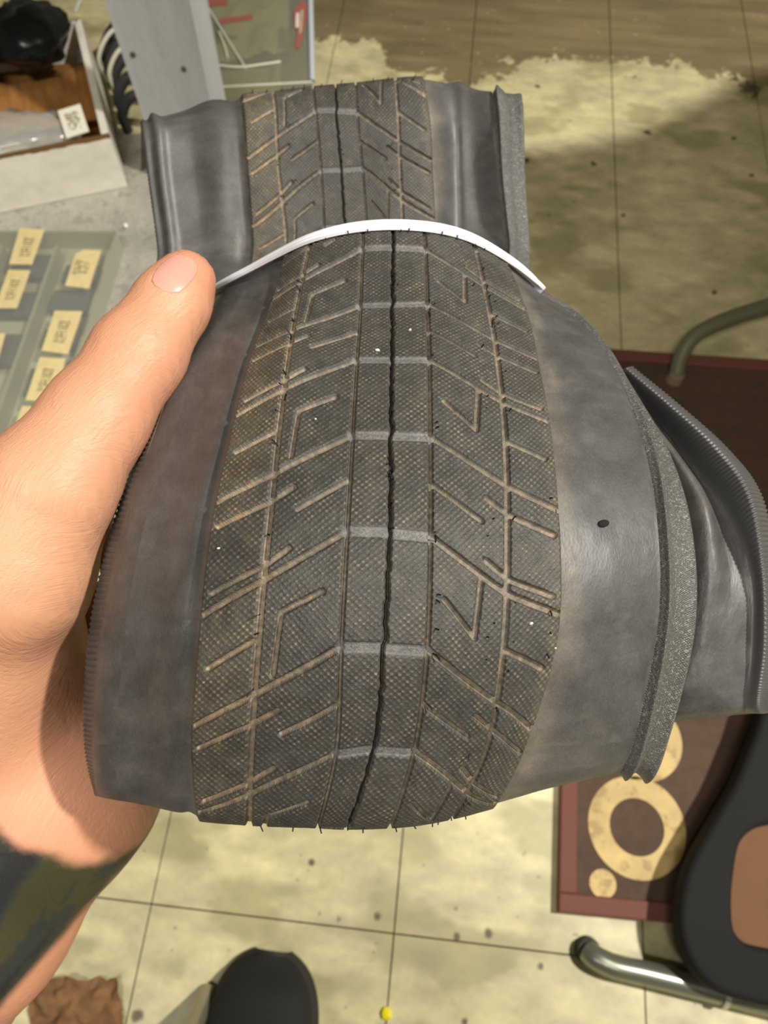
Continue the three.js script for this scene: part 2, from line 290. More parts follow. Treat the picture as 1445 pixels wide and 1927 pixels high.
{
  const knurl = (v, s) => { const b = s * 32, a = v / 0.74 + 0.12 * Math.sin(s * Math.PI * 3), k = 0.5 + 0.5 * Math.sin(a * Math.PI) * Math.sin(b * Math.PI); return k * k * (0.55 + 0.9 * hash3(Math.floor(a), Math.floor(((b % 64) + 64) % 64), 7)); };
  const treadMap = tex(TW, TH, (u, w) => {
    const i = Math.min(TW - 1, Math.floor(u * TW)), j = Math.min(TH - 1, Math.floor(w * TH)), d = field[j * TW + i], b = barField[j * TW + i], v = mix(-TV, TV, u), s = w * 2;
    const per = (k) => { const th = w * Math.PI * 2, r = k / 6.283; return [Math.cos(th) * r, Math.sin(th) * r]; };
    const [cx, cy] = per(2.2 * PITCH_MM); const n = fbm(v * 0.5, cx * 0.4, cy * 0.4), n2 = noise(v * 3, cx * 3, cy * 3);
    let c = [68, 66, 61].map((x) => x * (0.8 + 0.4 * n + 0.18 * (n2 - 0.5)));
    const kn = knurl(v, s); const worn = sstep(0.4, 0.75, fbm(v * 0.3 + 5, cx * 0.35, cy * 0.35 + 2));
    c = c.map((x, q) => x * (0.92 + (kn - 0.4) * 0.5 * (0.45 + worn)) + [7, 5, 2][q] * worn);
    const dust = sstep(0.3, 0.75, d); const dn = 0.55 + 0.75 * fbm(v * 1.1, cx * 1.1, cy * 1.1);
    const dc = [122, 110, 94].map((x) => x * dn); c = c.map((x, q) => mix(x, dc[q], dust * 0.75));
    if (b > 0) { const bc = [98, 97, 96].map((x) => x * (0.8 + 0.4 * n2)); c = c.map((x, q) => mix(x, bc[q], b * 0.85)); }
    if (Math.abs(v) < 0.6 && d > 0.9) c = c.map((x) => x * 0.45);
    return c;
  });
  const treadBump = tex(TW, TH, (u, w) => {
    const i = Math.min(TW - 1, Math.floor(u * TW)), j = Math.min(TH - 1, Math.floor(w * TH)), d = field[j * TW + i], v = mix(-TV, TV, u);
    const th = w * Math.PI * 2, r = 2 * PITCH_MM / 6.283;
    const k = d > 0.2 ? 0.3 : knurl(v, w * 2); const x = 60 + 130 * k + 60 * (noise(v * 5, Math.cos(th) * r * 5, Math.sin(th) * r * 5) - 0.5); return [x, x, x];
  }, false);
  const treadMat = std(0xffffff, 0.62, { map: treadMap, bumpMap: treadBump, bumpScale: 0.00026, vertexColors: true });
  const ss = [...range(-3.5, -1.4, 0.06), ...range(-1.4, 7.1, 0.0115).slice(1), ...range(7.1, 10.4, 0.08).slice(1), ...range(10.4, 14.6, 0.016).slice(1), ...range(14.6, 16, 0.06).slice(1)];
  const vs = range(-36.4, 36, 0.25);
  const edge = (v) => 1.1 * sstep(-36.4, -35.2, v) * sstep(36, 35, v);
  const geo = bandPatch(ss, vs, (s, v) => edge(v) + 0.12 * (fbm(s * 2, v * 0.1, 3) - 0.5) - groove(s, v), (s, v) => [(v + TV) / (2 * TV), s / 2]);
  // coarse dust that lies on the tread: tan on the left shoulder and along the right edge
  const col = new Float32Array(ss.length * vs.length * 3); let k = 0;
  for (const s of ss) for (const v of vs) {
    const n = fbm(s * 1.3, v * 0.09, 5), f = fbm(s * 7, v * 0.5, 6);
    const l = sstep(-18, -31, v) * sstep(0.38, 0.62, n * 0.7 + f * 0.3 + 0.06), r = sstep(31, 35, v) * (0.4 + 0.6 * f), p = sstep(0.55, 0.72, f) * 0.5;
    const t = clamp(l * 0.8 + r * 0.6 + p * 0.5), b = 0.82 + 0.36 * n;
    col[k++] = b * (1 + 0.75 * t); col[k++] = b * (1 + 0.58 * t); col[k++] = b * (1 + 0.34 * t);
  }
  geo.setAttribute('color', new THREE.BufferAttribute(col, 3));
  part('tread', geo, treadMat, tyre, 'grooved black tread dusted brown');

  // smooth sidewalls
  const sideTex = (seedv) => tex(512, 1024, (u, w) => {
    const n = fbm(u * 9, w * 18, seedv), f = noise(u * 220, w * 440, seedv), m = fbm(u * 3, w * 40, seedv + 3);
    let c = [76, 75, 74].map((x) => x * (0.78 + 0.34 * n + 0.14 * (f - 0.5)));
    const d = sstep(0.6, 0.8, fbm(u * 14, w * 30, seedv + 6)); c = [mix(c[0], 104, d * 0.22), mix(c[1], 100, d * 0.22), mix(c[2], 94, d * 0.22)];
    return c.map((x) => x * (0.92 + 0.16 * m));
  });
  const sideBump = tex(512, 512, (u, w) => { const x = 128 + 80 * (fbm(u * 40, w * 40, 2) - 0.5) + 60 * (noise(u * 200, w * 200, 4) - 0.5); return [x, x, x]; }, false);
  const sideM = std(0xffffff, 0.48, { map: sideTex(1), bumpMap: sideBump, bumpScale: 0.00012, vertexColors: true });
  const bead = std(0xffffff, 0.42, { map: tex(512, 512, (u, w) => { const n = noise(u * 160, w * 160, 3), q = Math.sin(u * 400) * Math.sin(w * 400); const g = n > 0.8 ? 1.35 : 1; return [86, 85, 82].map((x) => x * (0.8 + 0.3 * n + 0.1 * q) * g); }), bumpMap: tex(512, 512, (u, w) => { const x = 128 + 90 * Math.sin(u * 400) * Math.sin(w * 400) + 80 * (noise(u * 220, w * 220, 8) - 0.5); return [x, x, x]; }, false), bumpScale: 0.0002 });
  const s2 = [...range(-3.5, -1.4, 0.08), ...range(-1.4, 7.1, 0.03).slice(1), ...range(7.1, 10.4, 0.08).slice(1), ...range(10.4, 14.6, 0.03).slice(1), ...range(14.6, 16, 0.08).slice(1)];
  const dusty = (geo, sl, vl, f) => { const c = new Float32Array(sl.length * vl.length * 3); let k = 0; for (const s of sl) for (const v of vl) { const t = f(s, v); c[k++] = 1 + 1.0 * t; c[k++] = 1 + 0.78 * t; c[k++] = 1 + 0.48 * t; } geo.setAttribute('color', new THREE.BufferAttribute(c, 3)); return geo; };
  const uvm = (s, v) => [v / 60, s * PITCH_MM / 120];
  // low folds in the rubber where the second loop is pinched
  const foldL = (s, v) => s > 10 ? 2.2 * Math.exp(-(((v + 62) / 1.8) ** 2)) + 1.0 * Math.exp(-(((v + 67) / 1.1) ** 2)) + 1.4 * Math.exp(-(((v + 45) / 5) ** 2)) - 1.2 * Math.exp(-(((v + 39) / 2.2) ** 2)) : 0.5 * (fbm(s * 0.9, v * 0.06, 9) - 0.5) + 0.6 * Math.exp(-(((v + 38.5) / 1.6) ** 2)) * -1;
  const foldR = (s, v) => s > 10 ? 1.6 * Math.exp(-(((v - 50) / 3) ** 2)) * sstep(61, 58, v) : 0.9 * (fbm(s * 0.8 + 3, v * 0.06, 4) - 0.5) * sstep(61, 57, v);
  const vl = range(-69, -35.6, 0.4), vr = range(35.2, 61, 0.4);
  part('sidewall', dusty(bandPatch(s2, vl, foldL, uvm), s2, vl, (s, v) => 0.14 * sstep(0.45, 0.7, fbm(s * 2, v * 0.14, 13)) + 0.2 * sstep(-40, -36.5, v) * fbm(s * 6, v, 3)), sideM, tyre, 'smooth dull black sidewall');
  part('sidewall', dusty(bandPatch(s2, vr, foldR, uvm), s2, vr, (s, v) => 0.85 * sstep(43.5, 36.5, v + 5 * (fbm(s * 2.5, 1, 7) - 0.5)) * (0.4 + 0.8 * fbm(s * 5, v * 0.5, 15)) + 0.1 * sstep(0.45, 0.7, fbm(s * 1.6, v * 0.12, 14))), sideM, tyre, 'smooth satin black sidewall with brown dusty band');
  const ridgeR = (s, v) => sstep(61, 61.5, v) * (s > 10 ? 1.35 : 1) * (1.5 * Math.exp(-(((v - 63.6) / 1.1) ** 2)) + 1.7 * Math.exp(-(((v - 71) / 1.2) ** 2)) - 0.7 * Math.exp(-(((v - 67.3) / 1.2) ** 2)) - 0.9 * Math.exp(-(((v - 61.2) / 0.4) ** 2)));
  part('bead', bandPatch(s2, range(61, 73, 0.2), ridgeR, (s, v) => [v / 30, s * PITCH_MM / 30]), bead, tyre, 'woven black bead with two ridges');
  const s3 = [...range(-3.5, -1.4, 0.05), ...range(-1.4, 7.1, 0.0105).slice(1), ...range(7.1, 16, 0.03).slice(1)];
  part('bead', bandPatch(s3, range(-79, -69, 0.5), (s, v) => 0.2 * Math.sin(s * PITCH_MM * 2 * Math.PI / 1.25) * sstep(-69, -71, v), uvm), sideM, tyre, 'thin ribbed black bead edge');
  // curled lip closing the bead's outer edge
  const nick = new THREE.SphereGeometry(1, 16, 10).scale(0.0014, 0.0008, 0.0004).applyQuaternion(new THREE.Quaternion().setFromUnitVectors(V3(0, 0, 1), bandNormal(2.1, 46.5)));
  const np = onBand(2.08, 46.6).addScaledVector(bandNormal(2.08, 46.6), 0.0002);
  part('nick', nick.translate(np.x, np.y, np.z), std(0x0a0908, 0.9), tyre, 'small dark nick in the sidewall');

  // the inner loop that shows beyond the right bead
  const IV = [0, 1, 2, 3, 4, 5, 6], IR = [
    [[1150, 690, 0.226], [1166, 712, 0.215], [1162, 705, 0.225], [1164, 700, 0.229], [1178, 692, 0.224], [1190, 690, 0.232], [1185, 695, 0.245]],
    [[1180, 800, 0.215], [1226, 797, 0.204], [1222, 783, 0.222], [1232, 782, 0.221], [1258, 762, 0.210], [1278, 762, 0.219], [1270, 768, 0.234]],
    [[1220, 900, 0.205], [1287, 882, 0.193], [1287, 866, 0.207], [1302, 870, 0.206], [1345, 842, 0.196], [1372, 848, 0.206], [1362, 852, 0.222]],
    [[1250, 1000, 0.196], [1327, 967, 0.1855], [1343, 955, 0.195], [1368, 960, 0.194], [1410, 930, 0.187], [1434, 935, 0.198], [1420, 940, 0.215]],
    [[1260, 1120, 0.191], [1337, 1092, 0.1835], [1375, 1086, 0.187], [1412, 1080, 0.187], [1438, 1068, 0.184], [1460, 1065, 0.195], [1448, 1068, 0.212]],
    [[1260, 1230, 0.190], [1320, 1220, 0.185], [1370, 1215, 0.185], [1413, 1210, 0.187], [1443, 1205, 0.184], [1466, 1200, 0.196], [1452, 1203, 0.213]],
    [[1240, 1322, 0.192], [1300, 1316, 0.188], [1355, 1310, 0.187], [1403, 1306, 0.189], [1433, 1303, 0.187], [1457, 1300, 0.198], [1445, 1302, 0.214]],
    [[1240, 1362, 0.199], [1300, 1353, 0.196], [1360, 1347, 0.195], [1402, 1343, 0.196], [1430, 1341, 0.195], [1446, 1339, 0.204], [1438, 1338, 0.218]],
    [[1240, 1350, 0.222], [1300, 1343, 0.219], [1360, 1337, 0.218], [1402, 1333, 0.219], [1430, 1331, 0.218], [1442, 1329, 0.225], [1435, 1330, 0.235]],
  ].map((r) => r.map((q) => at(...q)));
  const IS = IR.map((_, i) => i);
  const inner = (s, v) => { const q = IV.map((_, c) => hermite(IS, (i) => IR[i][c], s)); return hermite(IV, (i) => q[i], v); };
  const innerPatch = (sl, vl, h) => { const b = sl.map((s) => { const q = IV.map((_, c) => hermite(IS, (i) => IR[i][c], s)); return vl.map((v) => hermite(IV, (i) => q[i], v)); }); const n = (i, j) => { const a = b[Math.max(i - 1, 0)][j].clone().sub(b[Math.min(i + 1, sl.length - 1)][j]), c = b[i][Math.min(j + 1, vl.length - 1)].clone().sub(b[i][Math.max(j - 1, 0)]); return c.cross(a).normalize(); }; return gridGeo(sl.length, vl.length, (i, j) => b[i][j].clone().addScaledVector(n(i, j), h(sl[i], vl[j]) / 1000), (i, j) => [vl[j] * 0.15, sl[i] * 0.15]); };
  const il = range(0, 8, 0.04), iv = range(0, 3, 0.04);
  part('inner_sidewall', dusty(innerPatch(il, iv, (s, v) => 0.5 * (fbm(s * 2, v * 2, 6) - 0.5)), il, iv, (s, v) => 0.55 * sstep(0.35, 0.05, Math.abs(v - 1.05)) * sstep(4.2, 2.5, s) * fbm(s * 9, v * 9, 2)), sideM, tyre, 'grey-black inner sidewall beyond the bead');
  part('inner_bead', innerPatch(range(0, 8, 0.0095), range(3, 6, 0.08), (s, v) => 0.26 * Math.sin(s * 2 * Math.PI * 15) * sstep(3.3, 4.4, v)), std(0x4b4a4a, 0.42), tyre, 'finely ribbed black inner bead');
  // moulding hairs, far too thin to pick apart
  const hairs = []; const spot = (s, v, l, dv = 0, ds = 0) => { const p = onBand(s, v), n = bandNormal(s, v), t = onBand(s + 0.05, v).sub(onBand(s - 0.05, v)).normalize(), u = onBand(s, v + 0.3).sub(onBand(s, v - 0.3)).normalize(); const e = p.clone().addScaledVector(n, l).addScaledVector(t, ds * l).addScaledVector(u, dv * l); hairs.push(tube([p, p.clone().lerp(e, 0.55).addScaledVector(t, 0.1 * l), e], 0.00017, 4, 5)); };
  for (const v of [-34, -29, -22, -18, -14, -8, 0, 3, 9, 13, 19, 24, 28]) { spot(-1.02 - 0.05 * rnd(), v, 0.0010 + rnd() * 0.0012, rnd() - 0.3, -0.5); spot(6.22, v * 0.9 + rnd() * 2, 0.0012 + rnd() * 0.0012, rnd() - 0.5, 0.6); spot(13.45, v + rnd() * 3, 0.0014 + rnd() * 0.0016, rnd() - 0.2, 0.4); }
  for (let i = 0; i < 70; i++) { const m = [-24.6, 8.4, 8.6, 24.5, 25, 20, 33][Math.floor(rnd() * 7)]; spot(-0.9 + rnd() * 6.8, m + rnd() * 0.8, 0.001 + rnd() * 0.0012, 1.2 * (rnd() - 0.4), rnd() - 0.5); }
  for (let i = 0; i < 40; i++) spot(2 + rnd() * 4.2, (rnd() - 0.5) * 1.0, 0.0008 + rnd() * 0.0006, (rnd() - 0.5) * 2, rnd() - 0.5);
  for (let i = 0; i < 26; i++) { const m = [-24, 8, 24, 20, -20, 0][Math.floor(rnd() * 6)]; spot(11 + rnd() * 2.3, m + rnd(), 0.001 + rnd() * 0.0014, 1.2 * (rnd() - 0.4), rnd() - 0.5); }
  const hm = part('moulding_hairs', hairs, std(0x121114, 0.6), tyre, 'short black moulding hairs on the tread'); hm.userData.kind = 'stuff';
  const crumbs = []; for (const [s, v] of [[1.78, -33], [4.15, -3.2], [3.15, -16], [0.93, 35], [4.5, 4], [1.2, 29]]) { const p = onBand(s, v).addScaledVector(bandNormal(s, v), 0.0012), r = 0.00025 + rnd() * 0.00025; crumbs.push(new THREE.IcosahedronGeometry(r, 0).scale(1.4, 1, 0.8).rotateZ(rnd() * 3).translate(p.x, p.y, p.z)); }
  const cm = part('crumbs', crumbs, std(0xd8d2c0, 0.8), tyre, 'pale grit crumbs stuck on the tread'); cm.userData.kind = 'stuff';
}
// ------------------------------------------------------------------ the white strap
{
  const strap = thing('cable_tie', 'white plastic cable tie strapped around the folded tyre', 'cable tie', onBand(6.4, 0));
  const n = 110, pts = []; const S0 = 6.38;
  for (let i = 0; i <= n; i++) { const v = mix(-68, 60, i / n), p = onBand(S0, v), nn = bandNormal(S0, v), t = onBand(S0 + 0.03, v).sub(onBand(S0 - 0.03, v)).normalize(); pts.push({ p: p.addScaledVector(nn, 0.0016), n: nn, t }); }
  // smooth the path so that it spans the grooves
  for (let k = 0; k < 6; k++) for (let i = 1; i < n; i++) { pts[i].p.lerp(pts[i - 1].p.clone().add(pts[i + 1].p).multiplyScalar(0.5), 0.5); pts[i].n.add(pts[i - 1].n).add(pts[i + 1].n).normalize(); pts[i].t.add(pts[i - 1].t).add(pts[i + 1].t).normalize(); }
  const inward = (e, side) => { for (let k = 1; k <= 6; k++) { const b = pts[e]; const q = { p: b.p.clone().addScaledVector(b.n, -0.006 * k).addScaledVector(CF, 0.004 * k), n: b.n, t: b.t }; side ? pts.push(q) : pts.unshift(q); if (!side) e++; } };
  inward(n, true);
  const prof = [[-2.4, -0.5], [-2.4, 0.35], [-2.05, 0.55], [-0.5, 0.55], [-0.35, 0.2], [0.35, 0.2], [0.5, 0.55], [2.05, 0.55], [2.4, 0.35], [2.4, -0.5], [-2.4, -0.5]];
  const g = gridGeo(pts.length, prof.length, (i, j) => pts[i].p.clone().addScaledVector(pts[i].t, prof[j][0] / 1000).addScaledVector(pts[i].n, prof[j][1] / 1000 + 0.0003));
  part('strap', g.toNonIndexed(), std(0xf4f2fb, 0.35), strap);
  strap.children[0].geometry.computeVertexNormals();
}

// ------------------------------------------------------------------ the person: hand and forearm in view, body behind the camera
// naive surface nets over a field f(p) (negative inside)
function surfaceNet(lo, hi, cell, f) {
  const nx = Math.ceil((hi.x - lo.x) / cell) + 1, ny = Math.ceil((hi.y - lo.y) / cell) + 1, nz = Math.ceil((hi.z - lo.z) / cell) + 1;
  const F = new Float32Array(nx * ny * nz), id = (i, j, k) => (k * ny + j) * nx + i;
  for (let k = 0; k < nz; k++) for (let j = 0; j < ny; j++) for (let i = 0; i < nx; i++) F[id(i, j, k)] = f(lo.x + i * cell, lo.y + j * cell, lo.z + k * cell);
  const vid = new Int32Array(nx * ny * nz).fill(-1), pos = [], idx = [];
  const E = [[0, 1], [2, 3], [4, 5], [6, 7], [0, 2], [1, 3], [4, 6], [5, 7], [0, 4], [1, 5], [2, 6], [3, 7]];
  for (let k = 0; k < nz - 1; k++) for (let j = 0; j < ny - 1; j++) for (let i = 0; i < nx - 1; i++) {
    const c = []; let m = 0; for (let q = 0; q < 8; q++) { const x = F[id(i + (q & 1), j + ((q >> 1) & 1), k + (q >> 2))]; c.push(x); if (x < 0) m |= 1 << q; }
    if (m === 0 || m === 255) continue;
    let x = 0, y = 0, z = 0, w = 0;
    for (const [a, b] of E) if ((c[a] < 0) !== (c[b] < 0)) { const t = c[a] / (c[a] - c[b]); x += mix(a & 1, b & 1, t); y += mix((a >> 1) & 1, (b >> 1) & 1, t); z += mix(a >> 2, b >> 2, t); w++; }
    vid[id(i, j, k)] = pos.length / 3; pos.push(lo.x + (i + x / w) * cell, lo.y + (j + y / w) * cell, lo.z + (k + z / w) * cell);
  }
  const quad = (a, b, c, d, flip) => { if (a < 0 || b < 0 || c < 0 || d < 0) return; flip ? idx.push(a, c, b, a, d, c) : idx.push(a, b, c, a, c, d); };
  for (let k = 1; k < nz - 1; k++) for (let j = 1; j < ny - 1; j++) for (let i = 1; i < nx - 1; i++) {
    const s = F[id(i, j, k)] < 0;
    if (s !== F[id(i + 1, j, k)] < 0) quad(vid[id(i, j - 1, k - 1)], vid[id(i, j, k - 1)], vid[id(i, j, k)], vid[id(i, j - 1, k)], !s);
    if (s !== F[id(i, j + 1, k)] < 0) quad(vid[id(i - 1, j, k - 1)], vid[id(i - 1, j, k)], vid[id(i, j, k)], vid[id(i, j, k - 1)], !s);
    if (s !== F[id(i, j, k + 1)] < 0) quad(vid[id(i - 1, j - 1, k)], vid[id(i, j - 1, k)], vid[id(i, j, k)], vid[id(i - 1, j, k)], !s);
  }
  const g = new THREE.BufferGeometry(); g.setAttribute('position', new THREE.Float32BufferAttribute(pos, 3)); g.setIndex(idx); return g;
}
const bone = (a, ra, b, rb) => { const d = b.clone().sub(a); return { a, d, l2: d.lengthSq(), ra, rb }; };
function boneDist(B, x, y, z) { const px = x - B.a.x, py = y - B.a.y, pz = z - B.a.z; const t = clamp((px * B.d.x + py * B.d.y + pz * B.d.z) / B.l2); return Math.sqrt((px - B.d.x * t) ** 2 + (py - B.d.y * t) ** 2 + (pz - B.d.z * t) ** 2) - mix(B.ra, B.rb, t); }
const smin = (a, b, k) => { const h = Math.max(k - Math.abs(a - b), 0) / k; return Math.min(a, b) - h * h * k * 0.25; };
function chain(list) { const o = []; for (let i = 0; i < list.length - 1; i++) o.push(bone(list[i][0], list[i][1], list[i + 1][0], list[i + 1][1])); return o; }
const WRIST = at(-60, 1715, 0.236), FORE = at(-330, 2190, 0.272);
const ELBOW = WRIST.clone().addScaledVector(FORE.clone().sub(WRIST).normalize(), 0.25);
const thumb = [[at(350, 528, 0.2065), 0.0080], [at(322, 575, 0.2035), 0.0092], [at(262, 668, 0.198), 0.0112], [at(180, 790, 0.191), 0.0122], [at(92, 920, 0.186), 0.0152], [at(10, 1070, 0.188), 0.0205], [at(-65, 1230, 0.213), 0.027]];
const palm = [bone(at(-70, 1240, 0.226), 0.027, at(95, 1470, 0.240), 0.031), bone(at(-80, 1180, 0.226), 0.026, at(-120, 1480, 0.242), 0.030), bone(at(95, 1470, 0.236), 0.031, WRIST, 0.028), bone(at(-120, 1480, 0.235), 0.03, WRIST, 0.028), bone(at(-60, 1240, 0.21), 0.026, at(-40, 1080, 0.262), 0.017)];
const arm = [bone(WRIST, 0.0285, FORE, 0.035), bone(FORE, 0.035, ELBOW, 0.042)];
const fingers = [0, 1, 2, 3].map((i) => { const y = 1010 + i * 128, k = [1, 1.08, 1.0, 0.82][i], r = [0.0098, 0.0100, 0.0094, 0.0084][i]; return chain([[at(-30, y, 0.262), r + 0.002], [at(-30 + 150 * k, y + 5, 0.285), r + 0.0004], [at(-30 + 330 * k, y + 22, 0.279), r], [at(-30 + 440 * k, y + 36, 0.262), r * 0.85]]); });
const thumbBones = chain(thumb);
const handField = (x, y, z) => {
  let d = 1; for (const b of thumbBones) d = smin(d, boneDist(b, x, y, z), 0.006);
  for (const b of palm) d = smin(d, boneDist(b, x, y, z), 0.016);
  for (const b of arm) d = smin(d, boneDist(b, x, y, z), 0.01);
  let f = 1; for (const c of fingers) { let e = 1; for (const b of c) e = smin(e, boneDist(b, x, y, z), 0.003); f = Math.min(f, e); }
  return smin(d, f, 0.006);
};
{
  const person = thing('person', 'person with tattooed forearm gripping the folded tyre, thumb pressed on top', 'person', V3(-0.1, 0, 0.45));
  const corners = [...thumb.map((t) => t[0]), at(-120, 1480, 0.24), at(95, 1470, 0.24), at(420, 1100, 0.29), at(400, 1430, 0.285), at(-30, 1010, 0.27)];
  const lo = V3(9, 9, 9), hi = V3(-9, -9, -9); for (const c of corners) { lo.min(c); hi.max(c); } lo.subScalar(0.036); hi.addScalar(0.036); lo.y -= 0.02; hi.z += 0.02;
  // the fine grid covers the hand, wrist and forearm; the coarse one the rest of the body
  lo.min(FORE.clone().subScalar(0.04)); hi.max(FORE.clone().addScalar(0.04));
  const CUT = FORE.clone().lerp(ELBOW, 0.05), AX = ELBOW.clone().sub(FORE).normalize();
  const fine = surfaceNet(lo, hi, 0.0019, (x, y, z) => Math.max(handField(x, y, z), (x - CUT.x) * AX.x + (y - CUT.y) * AX.y + (z - CUT.z) * AX.z));
  // creases and fine wrinkles, in the thumb's own length coordinate
  const pos = fine.attributes.position; fine.computeVertexNormals();
  const cum = [0]; for (let i = 1; i < thumb.length; i++) cum.push(cum[i - 1] + thumb[i][0].distanceTo(thumb[i - 1][0]));
  const along = (p) => { let best = 9, a = 0; thumbBones.forEach((b, i) => { const d = p.clone().sub(b.a), t = clamp(d.dot(b.d) / b.l2), q = d.addScaledVector(b.d, -t).length(); if (q < best) { best = q; a = cum[i] + t * (cum[i + 1] - cum[i]); } }); return a; };
  const col = [], uv = [], P = V3(), N = V3(); const fd = ELBOW.clone().sub(WRIST).normalize(), side = V3(0.6, 0.3, -0.2).addScaledVector(fd, -V3(0.6, 0.3, -0.2).dot(fd)).normalize();
  for (let i = 0; i < pos.count; i++) {
    P.fromBufferAttribute(pos, i); N.fromBufferAttribute(fine.attributes.normal, i);
    const a = along(P) * 1000; const warp = a + 3.0 * (fbm(P.x * 90, P.y * 90, P.z * 90) - 0.5);
    let h = 0; for (const [c, w, d] of [[18.6, 0.5, 0.16], [21.5, 0.45, 0.2], [24.2, 0.5, 0.14], [47, 0.8, 0.12], [55, 0.7, 0.16], [62, 0.8, 0.16], [69, 0.9, 0.14], [78, 0.9, 0.18], [88, 1, 0.16]]) h -= d * Math.exp(-(((warp - c) / w) ** 2)) * (0.4 + 0.8 * noise(P.x * 120, P.y * 120, c));
    h += 0.22 * (fbm(P.x * 260, P.y * 260, P.z * 260) - 0.5) + 0.5 * (fbm(P.x * 60, P.y * 60, P.z * 60) - 0.5);
    P.addScaledVector(N, h / 1000); pos.setXYZ(i, P.x, P.y, P.z);
    // skin: blood under it, freckling; ink on the forearm
    const m = fbm(P.x * 35, P.y * 35, P.z * 35), r = fbm(P.x * 14 + 3, P.y * 14, P.z * 14);
    let c = [mix(0.53, 0.63, m), mix(0.255, 0.32, m), mix(0.15, 0.195, m)]; c = [c[0], c[1] * mix(0.86, 1.1, r), c[2] * mix(0.86, 1.06, r)];
    if (a < 4) c = [c[0] * 1.0, c[1] * 0.92, c[2] * 0.9];
    const f = P.clone().sub(WRIST), t = f.dot(fd), sd = f.dot(side);
    const ink = sstep(-0.060, -0.055, t + 0.016 * (fbm(P.x * 50, P.y * 50, P.z * 50) - 0.5) + 0.3 * Math.min(0, 0.012 - sd)) * sstep(0.0015, -0.0015, sd - 0.0275 - 0.007 * sstep(0, -0.05, t) + 0.004 * (m - 0.5));
    const band = fbm(sd * 160 + 2, t * 22, 4);
    const tc = band > 0.58 ? [0.042, 0.045, 0.018] : band > 0.42 ? [0.02, 0.032, 0.026] : [0.012, 0.018, 0.02];
    c = c.map((x, q) => mix(x, tc[q] * 0.8, ink * 0.985));
    col.push(...c); uv.push(a / 20 + P.x * 26, sd * 50 + P.y * 26);
  }
  fine.setAttribute('color', new THREE.Float32BufferAttribute(col, 3)); fine.setAttribute('uv', new THREE.Float32BufferAttribute(uv, 2)); fine.computeVertexNormals();
  // body: sitting, looking down at the tyre
  const j = { hipL: V3(-0.2, 0.70, 0.54), hipR: V3(0.03, 0.70, 0.54), pelvis: V3(-0.08, 0.73, 0.58), waist: V3(-0.08, 0.92, 0.58), chest: V3(-0.08, 1.12, 0.51), neck: V3(-0.08, 1.31, 0.44), head: V3(-0.07, 1.44, 0.38), shL: V3(-0.27, 1.21, 0.46), shR: V3(0.12, 1.21, 0.46), kneeL: V3(-0.2, 0.51, 0.24), ankL: V3(-0.155, 0.09, 0.27), kneeR: V3(0.17, 0.51, 0.26), ankR: V3(0.2, 0.09, 0.5), elR: V3(0.24, 0.92, 0.5), wrR: V3(0.16, 0.70, 0.4) };
  const B = [bone(j.pelvis, 0.13, j.waist, 0.115), bone(j.waist, 0.115, j.chest, 0.13), bone(j.chest, 0.13, j.neck, 0.06), bone(j.neck, 0.055, j.head, 0.06), bone(j.chest, 0.1, j.shL, 0.055), bone(j.chest, 0.1, j.shR, 0.055), bone(j.shL, 0.055, ELBOW, 0.043), bone(j.shR, 0.055, j.elR, 0.043), bone(j.elR, 0.042, j.wrR, 0.029), bone(j.hipL, 0.09, j.kneeL, 0.062), bone(j.kneeL, 0.06, j.ankL, 0.038), bone(j.hipR, 0.09, j.kneeR, 0.062), bone(j.kneeR, 0.06, j.ankR, 0.038), bone(j.hipL, 0.1, j.hipR, 0.1), bone(ELBOW, 0.042, FORE.clone().lerp(ELBOW, 0.03), 0.0352),
    bone(j.wrR, 0.026, V3(0.145, 0.665, 0.335), 0.03), bone(j.head.clone().add(V3(0, 0.03, 0.03)), 0.085, j.head.clone().add(V3(0, -0.035, -0.055)), 0.05), bone(j.head.clone().add(V3(0, -0.01, -0.09)), 0.012, j.head.clone().add(V3(0, -0.045, -0.112)), 0.014)];
  const FR = [0, 1, 2, 3].map((i) => bone(V3(0.115 + i * 0.019, 0.655, 0.315), 0.0098, V3(0.108 + i * 0.02, 0.605, 0.255), 0.0085)).concat([bone(V3(0.12, 0.67, 0.35), 0.012, V3(0.085, 0.635, 0.295), 0.0095)]);
  const coarse = surfaceNet(V3(-0.42, 0.02, 0.12), V3(0.36, 1.62, 0.82), 0.011, (x, y, z) => { let d = 1; for (const b of B) d = smin(d, boneDist(b, x, y, z), 0.05); for (const b of FR) d = smin(d, boneDist(b, x, y, z), 0.006); return d; });
  const cp = coarse.attributes.position, cc = [], cu = [];
  for (let i = 0; i < cp.count; i++) { const x = cp.getX(i), y = cp.getY(i), z = cp.getZ(i); let c = [0.45, 0.24, 0.15]; const hand = x > 0.06 && z < 0.46 && y > 0.6 + 0.9 * (z - 0.26), torso = y > 0.8 && y < 1.28 && z > 0.36; if (torso && !(x < -0.25 && y < 1.05) && !(x > 0.17 && y < 1.05)) c = [0.03, 0.035, 0.04]; else if (y <= 0.8 && !hand && x > -0.3) c = [0.02, 0.022, 0.028]; cc.push(...c); cu.push(0, 0); }
  coarse.setAttribute('color', new THREE.Float32BufferAttribute(cc, 3)); coarse.setAttribute('uv', new THREE.Float32BufferAttribute(cu, 2)); coarse.computeVertexNormals();
  const skinBump = tex(512, 512, (u, w) => { const x = 128 + 110 * (fbm(u * 14 + 2 * fbm(u * 8, w * 8, 2), w * 60, 1) - 0.5) + 70 * (fbm(u * 90, w * 60, 5) - 0.5); return [x, x, x]; }, false);
  const skin = phys(0xffffff, 0.52, { vertexColors: true, bumpMap: skinBump, bumpScale: 0.0003 });
